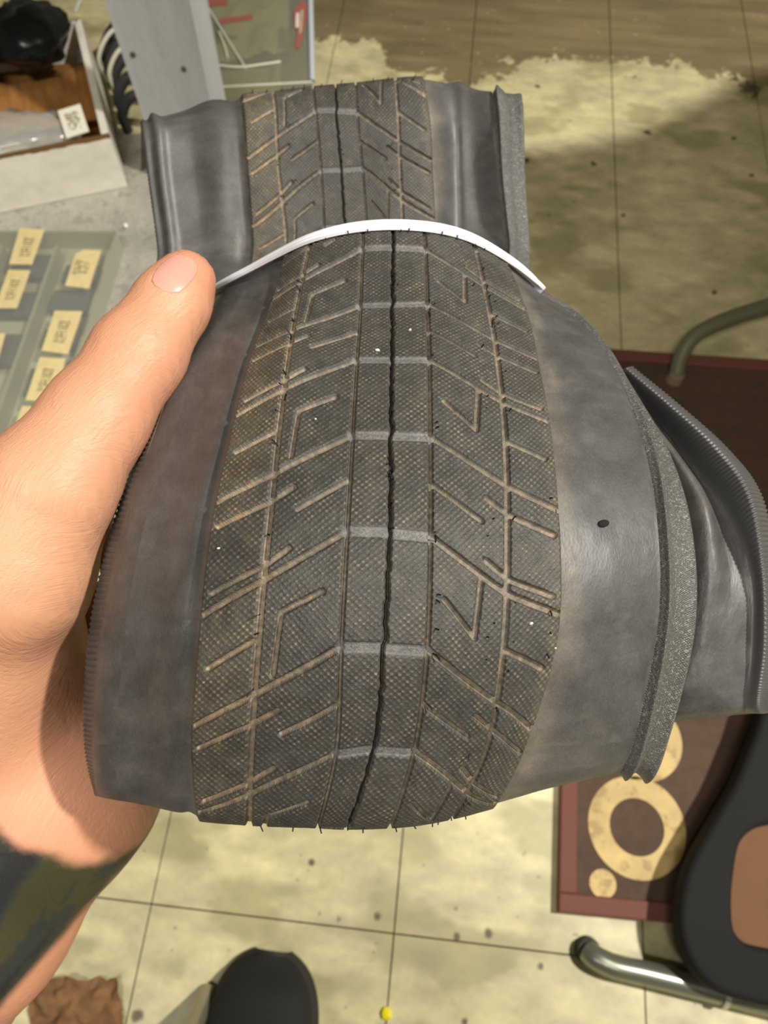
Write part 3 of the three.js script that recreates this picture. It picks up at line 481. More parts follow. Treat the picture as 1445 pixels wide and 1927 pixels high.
  const merged = mergeGeometries([fine.toNonIndexed(), coarse.toNonIndexed()].map((g) => { const k = g; return k; }));
  part('body', merged, skin, person, 'bare left hand and tattooed forearm');
  // thumbnail: a curved plate lying on the thumb's upper left face
  const march = (px, py) => { const o = V3(0, CAM_H, 0), d = at(px, py, 1).sub(o).normalize(); let t = 0.12; for (let i = 0; i < 80; i++) { const p = o.clone().addScaledVector(d, t), e = handField(p.x, p.y, p.z); t += e * 0.9; if (e < 1e-5) break; } return o.addScaledVector(d, t); };
  const centre = march(330, 509), e = 0.0004, gr = (p) => V3(handField(p.x + e, p.y, p.z) - handField(p.x - e, p.y, p.z), handField(p.x, p.y + e, p.z) - handField(p.x, p.y - e, p.z), handField(p.x, p.y, p.z + e) - handField(p.x, p.y, p.z - e)).normalize();
  const n0 = gr(centre), ax = thumb[0][0].clone().sub(thumb[1][0]); ax.addScaledVector(n0, -ax.dot(n0)).normalize(); const bx = n0.clone().cross(ax).normalize();
  const nailG = gridGeo(16, 20, (i, k) => { const r = Math.sqrt(i / 15), th = k / 19 * Math.PI * 2, c = Math.cos(th), s = Math.sin(th), sq = 1 / Math.pow(Math.pow(Math.abs(c), 3) + Math.pow(Math.abs(s), 3), 1 / 3); let p = centre.clone().addScaledVector(ax, r * c * sq * 0.0072).addScaledVector(bx, r * s * sq * 0.0047); for (let q = 0; q < 4; q++) p.addScaledVector(n0, -handField(p.x, p.y, p.z) * 0.9); return p.addScaledVector(n0, 0.00035 * (1 - i / 15) + 0.0001 - (i === 15 ? 0.0005 : 0)); });
  part('thumbnail', nailG, phys(new THREE.Color().setRGB(0.60, 0.30, 0.235), 0.28), person, 'short pink thumbnail');
  // shoe of the foot under the camera
  const toe = onPlane(505, 1800, 0.05), heel = toe.clone().add(V3(-0.035, 0, 0.275));
  const dirS = heel.clone().sub(toe).setY(0), L = dirS.length(); dirS.normalize(); const rt = V3(-dirS.z, 0, dirS.x).multiplyScalar(-1);
  const wid = (t) => 0.063 * Math.pow(clamp(1 - (Math.max(0, 0.34 - t) / 0.345) ** 2.4), 0.45) * (t < 0.34 ? 1 : 0) + (t >= 0.34 ? mix(0.063, 0.042, sstep(0.34, 0.7, t)) * Math.sqrt(clamp(1 - Math.max(0, (t - 0.86) / 0.145) ** 2)) : 0);
  const top = (t) => mix(0.05, 0.1, sstep(0.05, 0.6, t)) * (0.6 + 0.4 * sstep(0, 0.14, t));
  const foot = (grow, y0, topf) => gridGeo(44, 33, (i, k) => { const t = i / 43, w = wid(clamp(t, 0.004, 0.996)) + grow, th = Math.PI * k / 32, y = topf(t); return V3(toe.x, 0, toe.z).addScaledVector(dirS, t * L + (t < 0.5 ? -grow : grow)).addScaledVector(rt, -Math.cos(th) * w).setY(y0 + Math.pow(Math.sin(th), 0.6) * (y - y0)); });
  const shoe = new THREE.Group(); shoe.name = 'shoe'; person.add(shoe);
  shoe.userData.label = 'black rounded-toe shoe';
  part('upper', foot(0, 0.02, top), std(0x1b1a18, 0.8), shoe);
  part('sole', foot(0.004, 0.001, () => 0.026), std(0x2b2823, 0.7), shoe);
  part('tongue', gridGeo(14, 13, (i, k) => { const t = mix(0.3, 0.62, i / 13), w = 0.6 * wid(t), th = Math.PI * k / 12; return V3(toe.x, 0, toe.z).addScaledVector(dirS, t * L).addScaledVector(rt, -Math.cos(th) * w).setY(top(t) - 0.012 + Math.sin(th) * 0.019); }), std(0x0e0e0d, 0.9), shoe);
}

// ------------------------------------------------------------------ brown board with cream rings, on the floor
{
  const B0 = onPlane(1046, 1716), yaw = -0.085;                    // near left corner
  const ex = V3(Math.cos(yaw), 0, -Math.sin(yaw)), ez = onPlane(1060, 1000).sub(B0).setY(0).normalize();
  const far = onPlane(1135, 668), len = far.clone().sub(B0).dot(ez);
  const q = (a, b) => B0.clone().addScaledVector(ex, a).addScaledVector(ez, b);
  const t = thing('ring_board', 'brown board with cream ring and dot markings lying on the floor', 'board', B0.clone());
  const rim = 0.022, wide = 0.62, frame = (a0, b0, a1, b1) => [q(a0, b0), q(a1, b0), q(a1, b1), q(a0, b1)];
  const brown = std(0xffffff, 0.8, { map: tex(512, 512, (u, v) => { const n = fbm(u * 6, v * 30, 4), f = noise(u * 150, v * 150, 6); return [80, 59, 43].map((x) => x * (0.85 + 0.25 * n + 0.1 * (f - 0.5))); }) });
  const cream = std(0xffffff, 0.6, { map: tex(256, 256, (u, v) => { const n = fbm(u * 8, v * 8, 2), d = sstep(0.55, 0.75, fbm(u * 14, v * 14, 9)); return [mix(194, 150, d * 0.6) * (0.9 + 0.2 * n), mix(166, 122, d * 0.6) * (0.9 + 0.2 * n), mix(104, 72, d * 0.6) * (0.9 + 0.2 * n)]; }) });
  part('panel', prism(frame(rim * 0.5, rim * 0.5, wide - rim * 0.5, len - rim * 0.5), 0.001, 0.012), brown, t);
  const rm = std(0x6e4034, 0.75);
  for (const f of [frame(0, 0, wide, rim), frame(0, len - rim, wide, len), frame(0, rim, rim, len - rim), frame(wide - rim, rim, wide, len - rim)]) part('rim', prism(f, 0.0005, 0.0165, 0.0025), rm, t, 'reddish raised rim');
  const disc = (px, py, r, hole) => { const c = onPlane(px, py, 0.0125), k = onPlane(px + r, py, 0.0125).distanceTo(c), s = new THREE.Shape(); s.absarc(c.x, -c.z, k, 0, Math.PI * 2); if (hole) { const h = new THREE.Path(); h.absarc(c.x, -c.z, k * hole, 0, Math.PI * 2, true); s.holes.push(h); } const g = new THREE.ExtrudeGeometry(s, { depth: 0.0012, bevelEnabled: false, curveSegments: 48 }); const uv = g.attributes.uv; for (let i = 0; i < uv.count; i++) uv.setXY(i, uv.getX(i) * 5, uv.getY(i) * 5); return g.rotateX(-Math.PI / 2).translate(0, 0.0121, 0); };
  part('ring_marking', disc(1198, 1556, 91, 0.56), cream, t, 'cream ring');
  part('ring_marking', disc(1206, 1392, 76, 0.5), cream, t, 'cream ring');
  part('dot_marking', disc(1134, 1663, 25), cream, t, 'small cream dot');
}
// ------------------------------------------------------------------ stool at the right edge
{
  const t = thing('footstool', 'low footstool with black-rimmed brown seat and bent grey metal legs', 'footstool', onPlane(1560, 1500));
  const SH = 0.075; const P = (x, y, h = SH) => onPlane(x, y, h);
  const outer = [[1460, 1320], [1430, 1385], [1392, 1478], [1345, 1560], [1308, 1630], [1291, 1700], [1292, 1760], [1312, 1815], [1350, 1855], [1420, 1880], [1560, 1900], [1760, 1880], [1900, 1700], [1880, 1450], [1700, 1290]].map(([x, y]) => P(x, y));
  const hole = [[1560, 1520], [1470, 1540], [1420, 1552], [1392, 1578], [1378, 1640], [1374, 1710], [1380, 1755], [1400, 1780], [1450, 1795], [1560, 1800], [1700, 1740], [1700, 1580]].map(([x, y]) => P(x, y));
  const smooth = (p) => new THREE.CatmullRomCurve3(p, true, 'centripetal').getPoints(90);
  const s = new THREE.Shape(smooth(outer).map((p) => new THREE.Vector2(p.x, -p.z))); s.holes.push(new THREE.Path(smooth(hole).reverse().map((p) => new THREE.Vector2(p.x, -p.z))));
  part('seat_rim', new THREE.ExtrudeGeometry(s, { depth: 0.016, bevelEnabled: true, bevelSize: 0.009, bevelThickness: 0.01, bevelOffset: -0.004, bevelSegments: 5 }).rotateX(-Math.PI / 2).translate(0, SH - 0.028, 0), std(0x0d0c0b, 0.85), t, 'black rounded seat rim');
  part('seat_panel', prism(smooth(hole).map((p) => p.clone()), SH - 0.024, SH - 0.014), std(0xffffff, 0.9, { map: tex(128, 128, (u, v) => { const n = fbm(u * 12, v * 12, 3); return [112, 78, 54].map((x) => x * (0.9 + 0.2 * n)); }) }), t, 'brown seat panel');
  const metal = std(0x9c9f90, 0.3, { metalness: 0.75 });
  const a = [P(1106, 1790, 0.012), P(1118, 1800, 0.018), P(1150, 1816, 0.021), P(1215, 1832, 0.022), P(1362, 1868, 0.022), P(1700, 1950, 0.024)];
  part('leg', tube(a, 0.0135, 90, 18), metal, t, 'bent grey metal leg');
  const c = P(1362, 1868, 0.022), d = P(1400, 1878, 0.0222).sub(c).normalize();
  part('collar', new THREE.CylinderGeometry(0.0165, 0.0165, 0.006, 28).applyQuaternion(new THREE.Quaternion().setFromUnitVectors(V3(0, 1, 0), d)).translate(c.x, c.y, c.z), std(0xd8d4c4, 0.3, { metalness: 0.6 }), t, 'bright collar');
  const foot = P(1272, 708, 0.022), b = [foot, P(1281, 672, 0.035), P(1302, 637, 0.05), P(1345, 610, 0.06), P(1445, 575, 0.066), P(1640, 520, 0.07)];
  part('leg', tube(b, 0.0125, 90, 18), std(0x77775f, 0.45, { metalness: 0.35 }), t, 'bent grey metal leg');
  part('foot_cap', new THREE.CylinderGeometry(0.012, 0.0145, 0.016, 24).translate(foot.x, 0.021, foot.z), std(0x8a7a66, 0.6), t, 'worn leg tip');
  const m = P(1106, 1788, 0.006); part('foot_cap', new THREE.CylinderGeometry(0.0135, 0.0155, 0.016, 24).translate(m.x, 0.0085, m.z), std(0x2a2722, 0.7), t, 'dark leg tip');
  // column and rail that carry the seat, beyond the picture
  const e = P(1700, 1950, 0.024), f = P(1640, 520, 0.07), mid = P(1640, 1600, SH - 0.03);
  part('rail', tube([e, V3((e.x + f.x) / 2 + 0.05, 0.045, (e.z + f.z) / 2), f], 0.0125, 40, 14), metal, t);
  part('column', tube([V3((e.x + f.x) / 2 + 0.05, 0.045, (e.z + f.z) / 2), V3(mid.x + 0.03, 0.045, mid.z - 0.05), mid], 0.011, 30, 14), metal, t);
}
// ------------------------------------------------------------------ the chair that the person sits on: one leg shows by the shoe
{
  const f = onPlane(392, 1868, 0.0), t = thing('metal_chair', 'grey metal chair whose tubular leg stands beside the shoe', 'chair', f.clone());
  const m = std(0xa9a592, 0.3, { metalness: 0.6 });
  const X = f.x, Z = f.z; 
  const up = (x, z, tx, tz) => tube([V3(x, 0.004, z), V3(mix(x, tx, 0.35), 0.22, mix(z, tz, 0.35)), V3(tx, 0.565, tz)], 0.011, 20, 14);
  part('leg', up(X, Z, X - 0.02, Z + 0.30), m, t); part('leg', up(X + 0.42, Z + 0.3, X + 0.38, Z + 0.28), m, t); part('leg', up(X, Z + 0.55, X + 0.01, Z + 0.5), m, t); part('leg', up(X + 0.42, Z + 0.55, X + 0.38, Z + 0.5), m, t);
  part('seat', box(X - 0.05, 0.56, Z + 0.25, X + 0.42, 0.585, Z + 0.65, 0.01), std(0x3a352c, 0.6), t);
}

// ------------------------------------------------------------------ things at the far left: shelf board, case, carton, post, bag
const SHELF = 0.035;
{
  const c = [[-420, 300], [470, 235], [470, 560], [-420, 1050]].map(([x, y]) => onPlane(x, y, SHELF));
  const t = thing('shelf_board', 'light grey scuffed shelf board under the carton and the parts case', 'board', c[3].clone().setY(0));
  const m = std(0xffffff, 0.6, { map: tex(512, 512, (u, v) => { const n = fbm(u * 10, v * 10, 3), f = noise(u * 120, v * 120, 2), d = sstep(0.62, 0.75, fbm(u * 22, v * 22, 8)); return [178, 174, 162].map((x) => x * (0.88 + 0.2 * n + 0.12 * (f - 0.5)) * (1 - 0.1 * d)); }) });
  const g = prism(c, 0.001, SHELF, 0.003); const uv = g.attributes.uv; for (let i = 0; i < uv.count; i++) uv.setXY(i, uv.getX(i) * 2, uv.getY(i) * 2);
  part('board_top', g, m, t);
  const b = onPlane(238, 428, SHELF); const bead = thing('white_bead', 'tiny round white bead on the grey shelf board', 'bead', b.clone());
  part('bead', new THREE.SphereGeometry(0.0042, 16, 12).translate(b.x, SHELF + 0.0042, b.z), std(0xffffff, 0.3), bead);
}
{
  const HT = SHELF + 0.045; const A = onPlane(218, 433, HT), Bp = onPlane(88, 850, HT);
  const ev = Bp.clone().sub(A).setY(0).normalize(), eu = onPlane(-60, 433, HT).sub(A).setY(0).normalize(); // towards the camera, to the left
  const q = (a, b) => A.clone().setY(0).addScaledVector(eu, a).addScaledVector(ev, b);
  const t = thing('parts_case', 'clear plastic parts case with cream labels on its lid', 'case', A.clone().setY(SHELF));
  const quad = (a0, b0, a1, b1) => [q(a0, b0), q(a1, b0), q(a1, b1), q(a0, b1)];
  const wd = 0.34, ln = 0.46, smoke = std(0xcfcdbc, 0.5), dark = std(0x63696b, 0.6);
  part('tray', prism(quad(0.002, 0.002, wd, ln), SHELF + 0.001, SHELF + 0.005), smoke, t);
  for (const f of [quad(0, 0, 0.004, ln), quad(wd - 0.004, 0, wd, ln), quad(0.004, 0, wd - 0.004, 0.004), quad(0.004, ln - 0.004, wd - 0.004, ln)]) part('wall_panel', prism(f, SHELF + 0.001, HT - 0.002), std(0xb4b5a4, 0.4), t, 'milky plastic side');
  for (const a of [0.095, 0.19, 0.27]) part('divider', prism(quad(a, 0.03, a + 0.006, ln - 0.005), SHELF + 0.005, HT - 0.006), std(0xb2b2a4, 0.5), t);
  // dark small parts held in the compartments
  for (const [a, b, w, l] of [[0.02, 0.06, 0.06, 0.035], [0.015, 0.115, 0.07, 0.045], [0.02, 0.2, 0.06, 0.035], [0.015, 0.28, 0.065, 0.05], [0.11, 0.035, 0.065, 0.05], [0.11, 0.12, 0.07, 0.05], [0.11, 0.21, 0.07, 0.06], [0.21, 0.06, 0.05, 0.05], [0.21, 0.17, 0.05, 0.06]]) part('small_part', prism(quad(a, b, a + w, b + l), SHELF + 0.005, SHELF + 0.024, 0.003), dark, t, 'dark small part');
  part('lid', prism(quad(0, 0, wd, ln), HT - 0.002, HT), phys(0xf8f8f2, 0.22, { transmission: 0.9, thickness: 0 }), t, 'clear lid');
  const lab = std(0xffffff, 0.75, { map: tex(128, 192, (u, v) => { const n = fbm(u * 6, v * 6, 3); let c = [236, 216, 158].map((x) => x * (0.94 + 0.1 * n)); const row = Math.floor(v * 15), on = Math.abs(u - 0.5) < 0.17 + 0.05 * noise(row, 4) && v > 0.25 && v < 0.8 && (v * 15) % 1 < 0.6; if (on && noise(u * 40, row * 3.1, 2) > 0.35) c = c.map((x) => x * 0.55); return c; }) });
  for (const f of [[[37, 430], [84, 432], [60, 498], [17, 497]], [[16, 508], [57, 509], [32, 580], [-10, 580]], [[142, 478], [158, 470], [190, 472], [168, 543], [122, 538]], [[103, 585], [155, 586], [128, 667], [78, 660]], [[75, 672], [123, 675], [105, 757], [48, 753]], [[42, 764], [98, 768], [70, 850], [12, 845]], [[-38, 625], [10, 628], [-10, 700], [-60, 695]]]) {
    const p = f.map(([x, y]) => onPlane(x, y, HT + 0.0006)); const g = prism(p, HT + 0.0002, HT + 0.001);
    const P = g.attributes.position, uv = g.attributes.uv, c0 = p[0], w = p[1].distanceTo(p[0]), d = p[p.length - 1].distanceTo(p[0]);
    for (let i = 0; i < P.count; i++) { const r = V3(P.getX(i) - c0.x, 0, P.getZ(i) - c0.z); const du = p[1].clone().sub(p[0]).setY(0).normalize(), dv = p[p.length - 1].clone().sub(p[0]).setY(0).normalize(), k = du.dot(dv), a = r.dot(du), b = r.dot(dv); uv.setXY(i, clamp((a - k * b) / (1 - k * k) / w), clamp((b - k * a) / (1 - k * k) / d)); }
    part('label', g, lab, t, 'cream paper label with smudged print');
  }
}
{
  // open white carton with brown inside
  const b0 = onPlane(241, 352, SHELF); // near right bottom corner
  let ht = 0.02; for (let h = 0.02; h < 0.4; h += 0.002) { const d = b0.clone().setY(SHELF + h).sub(V3(0, CAM_H, 0)); const y = H / 2 - FPX * d.dot(CU) / d.dot(CF); if (y <= 256) { ht = h; break; } }
  const l0 = onPlane(0, 402, SHELF), eu = l0.clone().sub(b0).setY(0).normalize(); const bk = onPlane(166, 95, SHELF + ht), top0 = b0.clone().setY(SHELF + ht);
  const ev = bk.clone().sub(top0).setY(0).normalize();
  const q = (a, b) => V3(b0.x, 0, b0.z).addScaledVector(eu, a).addScaledVector(ev, b);
  const quad = (a0, c0, a1, c1) => [q(a0, c0), q(a1, c0), q(a1, c1), q(a0, c1)];
  const wd = 0.36, dp = bk.distanceTo(top0) + 0.1, th = 0.005;
  const t = thing('carton', 'open white cardboard carton on the shelf board, packed with bags', 'carton', b0.clone());
  const white = std(0xffffff, 0.75, { map: tex(256, 256, (u, v) => { const n = fbm(u * 9, v * 9, 3), f = noise(u * 70, v * 70, 5); return [236, 232, 218].map((x) => x * (0.93 + 0.12 * n + 0.05 * (f - 0.5))); }) }), kraft = std(0xffffff, 0.85, { map: tex(256, 256, (u, v) => { const n = fbm(u * 5, v * 40, 3); return [158, 108, 54].map((x) => x * (0.85 + 0.3 * n)); }) });
  part('front_panel', prism(quad(0, 0, wd, th), SHELF + 0.001, SHELF + ht, 0.0008), white, t);
  part('side_panel', prism(quad(0, th, th * 2.6, dp), SHELF + 0.001, SHELF + ht, 0.001), white, t);
  part('side_panel', prism(quad(wd - th, th, wd, dp), SHELF + 0.001, SHELF + ht, 0.0008), white, t);
  part('back_panel', prism(quad(th, dp - th, wd - th, dp), SHELF + 0.001, SHELF + ht, 0.0008), white, t);
  part('bottom_panel', prism(quad(th, th, wd - th, dp - th), SHELF + 0.001, SHELF + 0.005), kraft, t);
  part('torn_edge', gridGeo(60, 5, (i, k) => { const a = mix(-0.001, wd, i / 59), z = [-0.0006, -0.0006, th + 0.0006, th + 0.0006, -0.0006][k], y = [-0.004, 0.0012, 0.0012, -0.004, -0.004][k]; return q(a, z).setY(SHELF + ht + y * (0.6 + 0.8 * noise(i * 0.6, 2)) + 0.0004); }), std(0x6b4a24, 0.9), t, 'torn brown board edge');
  // a curled sheet of kraft paper inside
  const kp = thing('kraft_sheet', 'curled orange-brown kraft paper stuffed in the white carton', 'paper', q(0.15, 0.15).setY(SHELF + 0.006));
  part('sheet', gridGeo(36, 36, (i, k) => { const a = mix(0.018, 0.30, i / 35), b = mix(0.148, dp - 0.03, k / 35); const h = ht * (0.18 + 0.62 * Math.sin(Math.PI * clamp((k / 35) * 0.72 + 0.1)) * (0.55 + 0.45 * i / 35)) + 0.012 * (fbm(i * 0.12, k * 0.12, 3) - 0.5); return q(a, b).setY(SHELF + 0.008 + h); }), kraft, kp);
  // clear bags, black pouches
  const crumple = (ca, cb, ra, rb, y, hh, sd) => { const g = new THREE.IcosahedronGeometry(1, 5); const p = g.attributes.position, C = q(ca, cb); for (let i = 0; i < p.count; i++) { const v = V3(p.getX(i), p.getY(i), p.getZ(i)); const f = 1 + 0.35 * (Math.abs(fbm(v.x * 2.2 + sd, v.y * 2.2, v.z * 2.2) - 0.5) * -2 + 0.3) + 0.3 * (Math.abs(fbm(v.x * 4.5 + sd, v.y * 4.5 + 0.3, v.z * 4.5, 3) - 0.5) * 2); const u = v.multiplyScalar(f); const w = C.clone().addScaledVector(eu, u.x * ra).addScaledVector(ev, u.z * rb).setY(y + u.y * hh); p.setXYZ(i, w.x, w.y, w.z); } const m = mergeVertices(strip(g).deleteAttribute('normal').deleteAttribute('uv')); m.computeVertexNormals(); m.setAttribute('uv', new THREE.Float32BufferAttribute(new Float32Array(m.attributes.position.count * 2), 2)); return m; };
  const clear = phys(0xf4f4ec, 0.15, { transmission: 0.68, thickness: 0 });
  const bag = thing('clear_bag', 'crumpled clear plastic bag behind the front of the white carton', 'bag', q(0.15, 0.06).setY(SHELF + 0.01));
  part('film', crumple(0.185, 0.078, 0.12, 0.052, SHELF + ht * 0.64, ht * 0.42, 3), clear, bag);
  const tagP = q(0.055, 0.06).setY(SHELF + ht * 0.98);
  const tag = part('paper_tag', new RoundedBoxGeometry(0.042, 0.002, 0.06, 1, 0.0008).rotateY(0.35).rotateX(0.25).translate(tagP.x, tagP.y, tagP.z), std(0xffffff, 0.7, { map: tex(64, 96, (u, v) => { const on = Math.abs(u - 0.5) < 0.28 && Math.abs(v - 0.5) < 0.3 && noise(u * 20, v * 24, 2) > 0.5; return on ? [150, 140, 110] : [244, 240, 222]; }) }), bag, 'white printed paper tag');
  const blk = phys(0x16181b, 0.28);
  const p1 = thing('black_pouch', 'shiny black plastic pouch at the back corner of the white carton', 'pouch', q(0.3, dp - 0.05).setY(SHELF + 0.01));
  part('film', crumple(0.25, dp - 0.11, 0.076, 0.085, SHELF + ht * 1.2, ht * 0.4, 11), blk, p1);
  const p2 = thing('black_pouch', 'shiny black plastic pouch lying over the kraft paper', 'pouch', q(0.12, dp - 0.03).setY(SHELF + ht));
  part('film', crumple(0.098, dp - 0.075, 0.07, 0.07, SHELF + ht * 1.3, ht * 0.4, 21), blk, p2);
  const sp = onPlane(228, 150, 0.03), bundle = thing('strap_bundle', 'dark strap bundle squeezed between the white carton and the steel post', 'straps', sp.clone().setY(0));
  for (const [a, b, c, d] of [[196, 95, 268, 60], [205, 122, 274, 92], [214, 150, 280, 128], [222, 182, 288, 165], [230, 214, 294, 206]]) { const p = onPlane(a, b, 0.05), q2 = onPlane(c, d, 0.05), m = p.clone().lerp(q2, 0.5).setY(0.085); part('strap', tube([p.clone().setY(0.012), p, m, q2, q2.clone().setY(0.012)], 0.0105, 24, 8), std(0x2c2d2c, 0.7), bundle, 'dark strap loop'); }
  for (const [a, b, c, d] of [[186, 108, 262, 70], [206, 136, 276, 108]]) { const p = onPlane(a, b, 0.07), q2 = onPlane(c, d, 0.07); part('tie_cord', tube([p.clone().setY(0.02), p, p.clone().lerp(q2, 0.5).setY(0.105), q2], 0.0045, 24, 8), std(0xd4d0bc, 0.6), bundle, 'pale tie cord'); }
  const st = thing('clear_bag', 'clear plastic bag sleeve draped over the back of the white carton', 'bag', q(0.12, dp + 0.02).setY(SHELF + ht));
  for (const [c, w] of [[[[0.22, -0.1, 0.02], [0.19, -0.03, 0.05], [0.22, 0.04, 0.035], [0.24, 0.1, 0.02]], 0.004], [[[0.17, -0.08, 0.05], [0.11, -0.03, 0.06], [0.04, -0.01, 0.055], [-0.02, -0.02, 0.04]], 0.005], [[[0.0, -0.09, 0.03], [-0.02, -0.05, 0.03], [-0.06, -0.02, 0.02]], 0.003]]) part('fold', tube(c.map(([a, b, y]) => q(a, dp + b).setY(SHELF + ht + y + 0.035)), w, 30, 8), phys(0xe4e6dc, 0.3, { transmission: 0.35, thickness: 0 }), st, 'white film fold');
}
{
  // grey steel upright
  const t = thing('steel_post', 'grey painted steel post with screw holes behind the folded tyre', 'post', onPlane(330, 300, SHELF));
  const P0 = [[310, 340, 1.435], [424, 330, 1.41], [446, 328, 1.435]], P1 = [[128, -200, 1.03], [316, -200, 1.01], [348, -200, 1.03]];
  const grey = std(0xffffff, 0.55, { map: tex(256, 256, (u, v) => { const f = noise(u * 120, v * 120, 3), n = fbm(u * 8, v * 8, 5); return [178, 181, 184].map((x) => x * (0.94 + 0.08 * n + 0.06 * (f - 0.5))); }) });
  const a = P0.map((p) => onPlane(p[0], p[1], SHELF + 0.002)), b = P1.map((p, i) => a[i].clone().lerp(at(...p), 2.4)); const back = (q, o) => q.map((p) => p.clone().addScaledVector(o, 1));
  const off = a[2].clone().sub(a[1]).add(V3(0, 0, -0.02));
  const corners = (p) => [p[0], p[1], p[1].clone().add(off), p[0].clone().add(off)];
  const c0 = corners(a), c1 = corners(b), face = (i, j) => gridGeo(2, 2, (x, y) => (x ? (y ? c1[j] : c1[i]) : (y ? c0[j] : c0[i])).clone());
  part('front_face', face(0, 1), grey, t); part('side_face', face(1, 2), grey, t); part('back_face', face(2, 3), grey, t); part('far_face', face(3, 0), grey, t);
  const n = a[1].clone().sub(a[0]).cross(b[0].clone().sub(a[0])).normalize(); const dn = n.dot(CF) > 0 ? n.clone().negate() : n;
  const hit = (px, py) => { const o = V3(0, CAM_H, 0), d = at(px, py, 1).sub(o); const k = a[0].clone().sub(o).dot(n) / d.dot(n); return o.addScaledVector(d, k); };
  for (const [x, y] of [[250, 103], [346, 130]]) { const p = hit(x, y).addScaledVector(dn, 0.0006); part('screw', new THREE.CylinderGeometry(0.0042, 0.005, 0.0022, 20).applyQuaternion(new THREE.Quaternion().setFromUnitVectors(V3(0, 1, 0), dn)).translate(p.x, p.y, p.z), std(0x55554e, 0.4, { metalness: 0.5 }), t, 'small screw head'); }
}
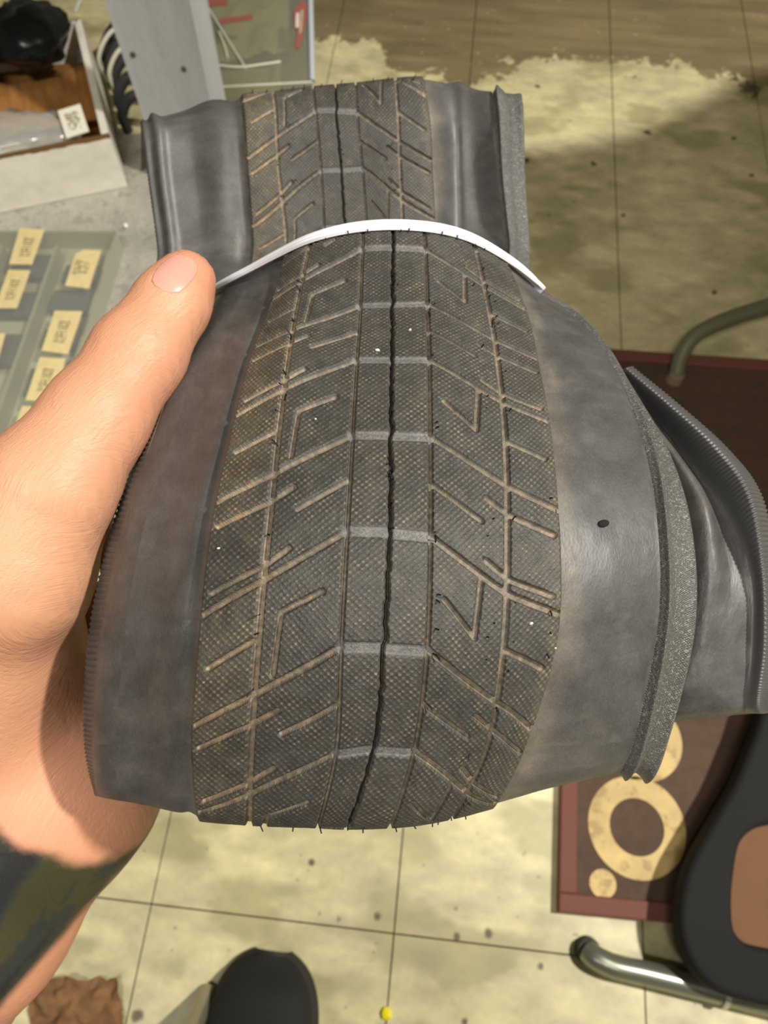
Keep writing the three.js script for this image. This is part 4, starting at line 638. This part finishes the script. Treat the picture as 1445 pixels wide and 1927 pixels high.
{
  // clear tote beside the post
  const h = 0.11; const q = [[596, 250], [380, 262], [330, -60], [588, -60]].map(([x, y]) => onPlane(x, y, 0.0));
  const t = thing('plastic_tote', 'clear plastic tote with red printing standing beyond the steel post', 'tote', q[0].clone());
  const film = phys(0xe4e4d4, 0.14, { transmission: 0.82, thickness: 0 }), wallp = (a, b, y0, y1, m, nm, lb) => { const d = b.clone().sub(a).setY(0).normalize(), n = V3(-d.z, 0, d.x).multiplyScalar(0.0015); return part(nm, prism([a.clone().sub(n), b.clone().sub(n), b.clone().add(n), a.clone().add(n)], y0, y1, 0.0005), m, t, lb); };
  wallp(q[0], q[1], 0.001, h, film, 'front_panel'); wallp(q[1], q[2], 0.001, h, film, 'side_panel'); wallp(q[2], q[3], 0.001, h, film, 'back_panel'); wallp(q[3], q[0], 0.001, h, phys(0xdfe4ea, 0.3, { transmission: 0.4, thickness: 0 }), 'side_panel', 'milky blue-white side');
  const inset = q.map((p, i) => p.clone().lerp(q[(i + 2) % 4], 0.012));
  part('lid', prism(inset, h - 0.004, h - 0.001), film, t);
  part('edge_strip', tube([q[0].clone().setY(h), q[3].clone().setY(h)], 0.0055, 20, 10), std(0xd3d8e2, 0.35), t, 'pale blue rim');
  part('edge_strip', tube([q[0].clone().setY(h), q[1].clone().setY(h)], 0.0022, 20, 10), phys(0xf2f0e2, 0.2, { transmission: 0.3, thickness: 0 }), t, 'clear rim');
  const red = std(0xb0665c, 0.6), paper = std(0xe6dfc6, 0.7); const y = h + 0.0002, slab = (pp, m, nm, lb, hh = 0.001) => part(nm, prism(pp.map(([a, b]) => onPlane(a, b, y)), y, y + hh), m, t, lb);
  slab([[382, 0], [428, -3], [428, 10], [386, 12]], red, 'red_stripe', 'faded red printed stripe'); slab([[412, 36], [474, 28], [476, 36], [414, 45]], red, 'red_stripe', 'faded red printed stripe');
  slab([[553, 22], [566, 3], [578, 8], [577, 36], [563, 92], [556, 90], [560, 58], [554, 50]], red, 'red_print', 'faded red emblem print'); slab([[557, 26], [563, 25], [563, 52], [556, 53]], std(0xf6e4dc, 0.6), 'white_print', 'white part of the emblem', 0.0014); slab([[566, 20], [571, 20], [568, 60], [563, 66]], std(0xc0b79a, 0.7), 'pale_print', 'pale middle of the emblem', 0.0014);
  for (const c of [[[392, 15], [412, 48], [432, 80], [462, 128]], [[405, 122], [450, 126], [500, 120], [528, 116]], [[412, 60], [424, 92], [428, 110]]]) part('film_highlight', tube(c.map(([a, b]) => onPlane(a, b, h + 0.002)), 0.0022, 24, 8), phys(0xfbf8ea, 0.25, { transmission: 0.2, thickness: 0 }), t, 'white tube drawn as the highlight on a film crease');  // white tubes stand in for specular highlights along the film creases
  // folded paper and a dark part inside
  const ins = thing('packing_paper', 'pale folded packing paper inside the clear plastic tote', 'paper', onPlane(450, 60, 0).setY(0.002));
  part('sheet', gridGeo(24, 24, (i, k) => { const p = onPlane(mix(390, 545, i / 23), mix(-30, 120, k / 23), 0.03); return p.setY(0.02 + 0.045 * fbm(i * 0.18, k * 0.18, 4)); }), paper, ins);
  const dk = thing('dark_part', 'small dark part inside the tote next to the post', 'part', onPlane(402, 66, 0.0));
  part('lump', (() => { const g = new THREE.IcosahedronGeometry(1, 3), p = g.attributes.position, c = onPlane(400, 66, 0.09); for (let i = 0; i < p.count; i++) { const v = V3(p.getX(i), p.getY(i), p.getZ(i)), f = 1 + 0.4 * (fbm(v.x * 2, v.y * 2, v.z * 2) - 0.5); p.setXYZ(i, c.x + v.x * f * 0.016, c.y + v.y * f * 0.012, c.z + v.z * f * 0.03); } g.computeVertexNormals(); return g; })(), std(0x33363a, 0.5), dk);
}
// ------------------------------------------------------------------ litter on the floor
{
  const p = onPlane(727, 1906), t = thing('yellow_scrap', 'tiny bright yellow scrap on the cream floor near the shoe', 'scrap', p.clone());
  part('crumb', (() => { const g = new THREE.IcosahedronGeometry(0.006, 2), a = g.attributes.position; for (let i = 0; i < a.count; i++) { const v = V3(a.getX(i), a.getY(i), a.getZ(i)), f = 0.8 + 0.5 * noise(v.x * 300, v.y * 300, v.z * 300); a.setXYZ(i, v.x * f, v.y * f * 0.4, v.z * f); } g.computeVertexNormals(); return g.translate(p.x, 0.003, p.z); })(), std(0xf2e000, 0.6), t);
  const k = onPlane(140, 1895), o = thing('brown_paper', 'crumpled brown paper scrap on the floor below the forearm', 'paper', k.clone());
  part('sheet', gridGeo(26, 26, (i, j) => { const a = onPlane(mix(60, 235, j / 25) + (i / 25) * 20 - 10, mix(1835, 1990, i / 25) + 10 * noise(j * 0.4, 3), 0); return a.setY(0.003 + 0.02 * Math.abs(fbm(i * 0.22, j * 0.22, 3) - 0.45) * 2); }), std(0xffffff, 0.85, { map: tex(128, 128, (u, v) => { const n = fbm(u * 8, v * 8, 3); return [128, 92, 58].map((x) => x * (0.8 + 0.4 * n)); }) }), o);
}
for (const o of scene.children) if (o.isGroup && !o.children.length) scene.remove(o);
renderer.render(scene, camera);
